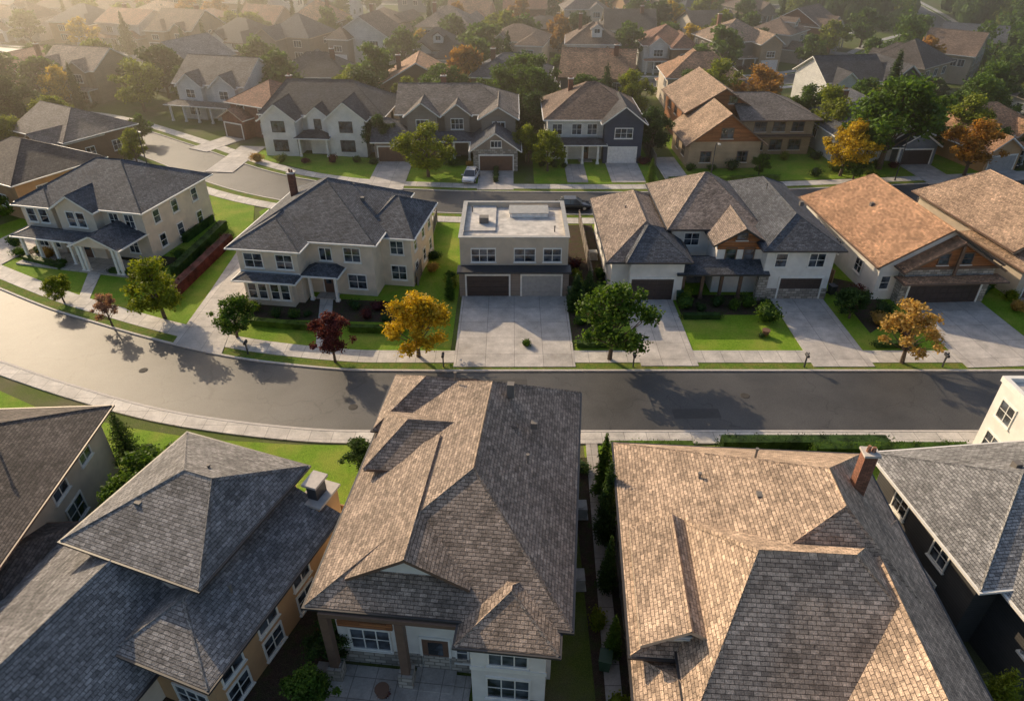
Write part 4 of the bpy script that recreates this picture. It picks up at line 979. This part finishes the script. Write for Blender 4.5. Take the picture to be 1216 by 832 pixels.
# ------------------------------------------------------------------ street furniture
def lamp(x, y, rz):
    e = bpy.data.objects.new('street_lamp', None); COL.objects.link(e); e.location = (x, y, 0); e.rotation_euler = (0, 0, rz)
    b = MB(); b.tube([(0, 0, 0), (0, 0, .5), (0, 0, 5.6), (.2, 0, 6.1), (.8, 0, 6.35), (1.3, 0, 6.35)], [.12, .08, .055, .05, .045, .04], 8)
    addobj('pole', b.mesh('pole', M['metal_dark'], False), parent=e)
    c = MB(); c.box(1.15, 1.75, -.13, .13, 6.28, 6.4); addobj('lamp_head', c.mesh('lamp_head', M['metal'], False), parent=e)
for x, y, r in ((-50, 92, -.9), (26, 87, -1.57), (52, 90, -1.57), (-20, 148, 1.57), (40, 145, 1.57)): lamp(x, y, r)
def bin_(x, y, rz, col):
    e = bpy.data.objects.new('wheelie_bin', None); COL.objects.link(e); e.location = (x, y, .12); e.rotation_euler = (0, 0, rz)
    b = MB(); v = [(-.24, -.26, .08), (.24, -.26, .08), (.24, .22, .08), (-.24, .22, .08), (-.3, -.34, .95), (.3, -.34, .95), (.3, .32, .95), (-.3, .32, .95)]
    b.v = v; b.f = [(0, 3, 2, 1), (4, 5, 6, 7), (0, 1, 5, 4), (1, 2, 6, 5), (2, 3, 7, 6), (3, 0, 4, 7)]
    b.box(-.32, .32, -.38, .36, .952, 1.02); b.tube([(-.28, .4, .98), (.28, .4, .98)], [.03, .03], 6)
    addobj('bin_body', b.mesh('bin_body', col, False), parent=e)
    w = MB(); w.tube([(-.3, .26, .1), (-.22, .26, .1)], [.1, .1], 10); w.tube([(.22, .26, .1), (.3, .26, .1)], [.1, .1], 10); addobj('wheels', w.mesh('wheels', M['rubber'], False), parent=e)
bg = plain('bin_green', (.03, .07, .04), .5); bk = plain('bin_black', (.03, .03, .03), .5)
for x, y in ((15.9, 57.0), (5.6, 57.4), (30.8, 58), (-2.2, 98.0), (45.4, 58), (4.6, 19.6)): bin_(x, y, random.uniform(-.3, .3), random.choice([bg, bk]))
def ac(x, y, rz=0):
    b = MB(); b.box(-.42, .42, -.42, .42, .08, .85); b.tube([(0, 0, .85), (0, 0, .9)], [.34, .34], 16); b.box(-.5, .5, -.5, .5, 0, .08)
    addobj('air_conditioner_unit', b.mesh('air_conditioner_unit', M['metal'], False), (x, y, .05), rz)
for x, y in ((-10.2, 60.6), (8.6, 66), (3.6, 24.6), (33.2, 66), (21.0, 22.6), (4.2, 29.8)): ac(x, y)
def planter(x, y, s=1):
    b = MB(); b.tube([(0, 0, 0), (0, 0, .12), (0, 0, .5), (0, 0, .56)], [.2, .26, .34, .36], 14); addobj('plant_pot', b.mesh('plant_pot', M['gd_brown'], False), (x, y, .1)); shrub(x, y, .55*s)
planter(-6.2, 18.2); planter(1.0, 17.9); planter(22.2, 50.6); planter(-1.2, 18.3)
def mailbox(x, y, rz=0):
    b = MB(); b.box(-.05, .05, -.05, .05, 0, 1.05); b.box(-.1, .1, -.26, .26, 1.05, 1.2); b.tube([(0, -.26, 1.2), (0, .26, 1.2)], [.1, .1], 12); b.box(.1, .12, -.05, .1, 1.2, 1.4)
    addobj('mailbox', b.mesh('mailbox', M['metal_dark'], False), (x, y, .07), rz)
for x, y in ((-5.6, 45.8), (9.9, 45.8), (23.9, 45.8), (35.2, 45.8), (-22.2, 47.7)): mailbox(x, y)

# ------------------------------------------------------------------ light, camera
hz = MB(); hz.box(-520, 520, 74, 760, -1, 42)
hm = bpy.data.materials.new('haze'); hm.use_nodes = True; nt = hm.node_tree; nt.nodes.clear()
o = nt.nodes.new('ShaderNodeOutputMaterial'); vs = nt.nodes.new('ShaderNodeVolumeScatter')
vs.inputs['Color'].default_value = (1, .88, .72, 1); vs.inputs['Density'].default_value = .0030; vs.inputs['Anisotropy'].default_value = .78
nt.links.new(vs.outputs[0], o.inputs['Volume'])
addobj('haze', hz.mesh('haze', hm, False))

az = math.radians(41); el = math.radians(26)
sun_dir = Vector((-math.sin(az)*math.cos(el), math.cos(az)*math.cos(el), math.sin(el)))
ld = bpy.data.lights.new('sun', 'SUN'); ld.energy = 5.0; ld.angle = math.radians(.4); ld.color = (1, .77, .50)
lo = bpy.data.objects.new('sun', ld); COL.objects.link(lo); lo.rotation_euler = sun_dir.to_track_quat('Z', 'Y').to_euler(); lo.location = (-60, 100, 80)
w = bpy.data.worlds.new('World'); scene.world = w; w.use_nodes = True; nt = w.node_tree; nt.nodes.clear()
wo = nt.nodes.new('ShaderNodeOutputWorld'); bgd = nt.nodes.new('ShaderNodeBackground'); sk = nt.nodes.new('ShaderNodeTexSky')
sk.sky_type = 'NISHITA'; sk.sun_disc = False; sk.sun_elevation = el; sk.sun_rotation = -az; sk.dust_density = 3.0
bgd.inputs[1].default_value = .145
nt.links.new(sk.outputs[0], bgd.inputs[0]); nt.links.new(bgd.outputs[0], wo.inputs[0])
cd = bpy.data.cameras.new('camera'); co = bpy.data.objects.new('camera', cd); COL.objects.link(co)
co.location = (0, 0, 32); co.rotation_euler = (math.radians(90-33.5), 0, 0); cd.lens = 23.98; cd.sensor_width = 36; cd.clip_end = 6000; cd.clip_start = .5
scene.camera = co
scene.view_settings.view_transform = 'Standard'; scene.view_settings.look = 'None'; scene.view_settings.exposure = 0
